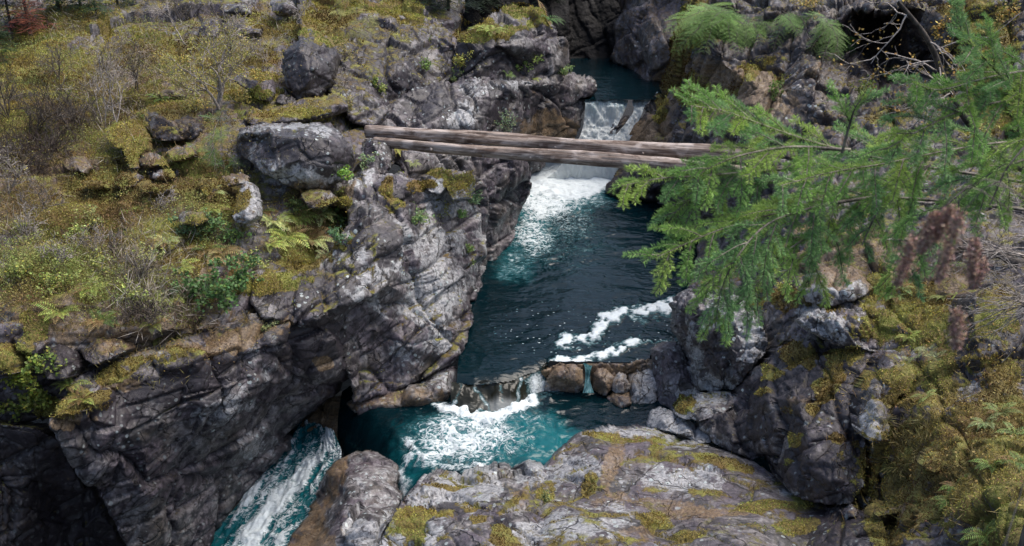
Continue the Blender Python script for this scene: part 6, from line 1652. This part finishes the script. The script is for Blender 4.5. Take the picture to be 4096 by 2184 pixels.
BOUGHS = [
    ([(1075, 190, 5.0), (960, 172, 4.9), (880, 160, 4.75), (806, 141, 4.6), (760, 124, 4.5), (720, 109, 4.4), (690, 106, 4.35)], .28, .22, .22),      # upper arching bough
    ([(800, 168, 4.6), (750, 172, 4.45), (705, 176, 4.3), (660, 178, 4.2), (622, 186, 4.15)], .22, .45, .15),
    ([(790, 180, 4.6), (740, 185, 4.45), (704, 192, 4.3), (680, 206, 4.25), (666, 226, 4.2)], .26, .7, .1),
    ([(1070, 215, 4.8), (960, 202, 4.7), (880, 196, 4.55), (826, 203, 4.4), (770, 214, 4.25), (710, 232, 4.1), (656, 258, 4.0)], .36, .55, .25),     # middle bough
    ([(850, 150, 4.55), (790, 146, 4.4), (740, 155, 4.3), (708, 168, 4.25), (690, 182, 4.2)], .27, .5, .12),
    ([(880, 196, 4.5), (820, 205, 4.3), (765, 222, 4.1), (735, 258, 3.95), (720, 290, 3.9), (716, 322, 3.9)], .28, .8, .2),
    ([(860, 215, 4.5), (815, 232, 4.3), (780, 255, 4.15), (755, 285, 4.05), (745, 308, 4.0)], .26, .8, .2),
    ([(880, 190, 4.6), (845, 215, 4.5), (820, 250, 4.4), (808, 285, 4.3)], .26, .8, .2),
    ([(1075, 140, 4.8), (1000, 142, 4.7), (940, 152, 4.55), (880, 165, 4.4), (830, 172, 4.3), (780, 186, 4.2)], .36, .5, .15),
    ([(1075, 95, 4.5), (1010, 100, 4.4), (960, 110, 4.3), (920, 130, 4.2), (885, 150, 4.15)], .34, .4, .1),
    ([(1075, 150, 4.3), (1020, 160, 4.2), (975, 180, 4.1), (935, 215, 4.05), (915, 255, 4.0), (900, 285, 4.0)], .32, .8, .15),
    ([(1075, 120, 4.2), (1030, 140, 4.1), (1005, 170, 4.05), (990, 205, 4.0)], .30, .8, .1),
    ([(842, 153, 4.5), (848, 130, 4.5), (854, 110, 4.5), (864, 94, 4.5)], .22, .1, .25),                                                           # upright shoot
    ([(1085, 180, 4.6), (1050, 130, 4.5), (1005, 80, 4.4), (975, 48, 4.35), (960, 30, 4.3)], .34, .25, .1),                                          # leader at the top right
    ([(1080, 75, 4.6), (1030, 70, 4.5), (985, 78, 4.4), (940, 92, 4.3), (915, 84, 4.25)], .28, .35, .1),
    ([(930, 165, 4.5), (900, 185, 4.35), (875, 215, 4.25), (862, 245, 4.2)], .28, .75, .1),
]
for i, (pts, L2, hang, st) in enumerate(BOUGHS): bough(pts, i, L2, .030, hang, st, tint=1.0 if i not in (13, 14) else .85)

# brown seed heads close to the lens, out of focus
SEED = [((914, 238, 1.30), (897, 286, 1.32), 'leftmost brown seed head, the thin drooping one'), ((935, 215, 1.24), (921, 252, 1.24), 'brown seed head just left of the thickest pair'),
        ((960, 214, 1.18), (938, 280, 1.20), 'thickest brown seed head, slanting down to the left'), ((952, 208, 1.22), (934, 240, 1.25), 'short brown seed head above the thickest one'),
        ((975, 240, 1.32), (972, 280, 1.32), 'single brown seed head in front of the grey twigs'), ((958, 312, 1.22), (956, 348, 1.22), 'lowest brown seed head in front of the black rock'), ((984, 262, 1.5), (972, 288, 1.5), 'small brown seed head at the right of the group')]
for i, (a, b, lab) in enumerate(SEED):
    r = np.random.default_rng(8000 + i); a, b = W(*a), W(*b)
    e = E('seed_head', a, lab, 'seed head', 'brown seed heads close to the lens')
    root = np.array([1.05 + .05 * i, 1.15, 10.75]) if i != 5 else W(1000, 560, 1.1)
    top = a + np.array([.04, 0, .06])
    st = np.array([root, (root + top) / 2 + np.array([.1, .05, .12]), top, a, (a + b) / 2, b]) - a
    tt = np.linspace(0, 5, 30); st = np.stack([np.interp(tt, np.arange(6), st[:, c]) for c in range(3)], -1)
    for _ in range(3): st[1:-1] = (st[:-2] + st[1:-1] * 2 + st[2:]) / 4
    V, F = tubes([(st, np.full(30, .0009))], 5); mesh_np('stalk', V, F, M['bark'], True, None, e)
    m = 1000; s = r.uniform(0, 1, m); wd = .0085 * (np.sin(np.clip(s * .9 + .1, 0, 1) * math.pi) ** .6 + .15)
    B = (b - a) * s[:, None] + r.normal(size=(m, 3)) * wd[:, None] * .55
    D = rnd_dir(m, 0, r) * r.uniform(.003, .008, (m, 1)); lv = Leaves(); lv.add(B, D, perp(D, r) * .0013, jitter((.42, .28, .22), m, .3, r))
    lv.build('florets', M['dry'], e)

# bare grey twigs at the right edge
for i, (base, d, L, lab) in enumerate([
    (W(1062, 262, 5.2), (-1, -.1, .1), .55, 'fan of bare grey twigs at the right edge, the upper spray'), (W(1068, 282, 5.0), (-1, -.1, .0), .55, 'bare grey twigs at the right edge, the middle spray'),
    (W(1070, 310, 4.8), (-1, -.05, .12), .45, 'bare grey twigs at the right edge, the lowest spray'), (W(1060, 240, 6.0), (-1, 0, .25), .6, 'bare grey twigs rising behind the seed heads at the right')]):
    r = np.random.default_rng(9000 + i); out = []; tips = []
    for k in range(4): ramify(np.zeros(3), unit(np.asarray(d, float) + r.normal(size=3) * .22), L * r.uniform(.6, .9), .006, 2, r, out, tips, (3, 4), .1, .6, .0)
    V, F = tubes([(a, np.maximum(b, .0016)) for a, b, c in out], 4)
    o = mesh_np('bare_twigs', V, F, M['twig']); o.location = base; tag(o, lab, 'twigs', 'bare grey twigs at the right edge')
# ------------------------------------------------------------------ light and camera
w = bpy.data.worlds.new('World'); SC.world = w; w.use_nodes = True
nt = w.node_tree; nt.nodes.clear()
sky = nt.nodes.new('ShaderNodeTexSky'); sky.sky_type = 'NISHITA'; sky.sun_disc = False
SUN_EL, SUN_AZ = math.radians(62), math.radians(68)     # azimuth clockwise from +Y
sky.sun_elevation = SUN_EL; sky.sun_rotation = SUN_AZ; sky.dust_density = 4.0; sky.air_density = 1.0; sky.ozone_density = 1.0
bg = nt.nodes.new('ShaderNodeBackground'); bg.inputs['Strength'].default_value = 0.095
wo = nt.nodes.new('ShaderNodeOutputWorld')
nt.links.new(sky.outputs[0], bg.inputs[0]); nt.links.new(bg.outputs[0], wo.inputs[0])
ld = bpy.data.lights.new('sun', 'SUN'); ld.energy = 1.5; ld.angle = math.radians(45); ld.color = (1.0, 0.95, 0.88)
lo = bpy.data.objects.new('sun', ld); COL.objects.link(lo)
sd = Vector((math.sin(SUN_AZ) * math.cos(SUN_EL), math.cos(SUN_AZ) * math.cos(SUN_EL), math.sin(SUN_EL)))
lo.rotation_euler = (-sd).to_track_quat('-Z', 'Y').to_euler(); lo.location = sd * 60

cd = bpy.data.cameras.new('camera'); co = bpy.data.objects.new('camera', cd); COL.objects.link(co)
cd.sensor_fit = 'HORIZONTAL'; cd.sensor_width = 36.0; cd.lens = 36.0 * FPX / 1024.0
cd.clip_start = .05; cd.clip_end = 500
co.location = (0, 0, CAMZ); co.rotation_euler = (math.radians(90) - PITCH, 0, 0)
cd.dof.use_dof = True; cd.dof.focus_distance = 20.0; cd.dof.aperture_fstop = 8
SC.camera = co
vs = SC.view_settings; vs.view_transform = 'Standard'; vs.look = 'None'; vs.gamma = 1.0; vs.exposure = 1.05
try: vs.use_curve_mapping = False
except Exception: pass
SC.cycles.max_bounces = 5; SC.cycles.diffuse_bounces = 3; SC.cycles.glossy_bounces = 2
SC.cycles.use_denoising = True
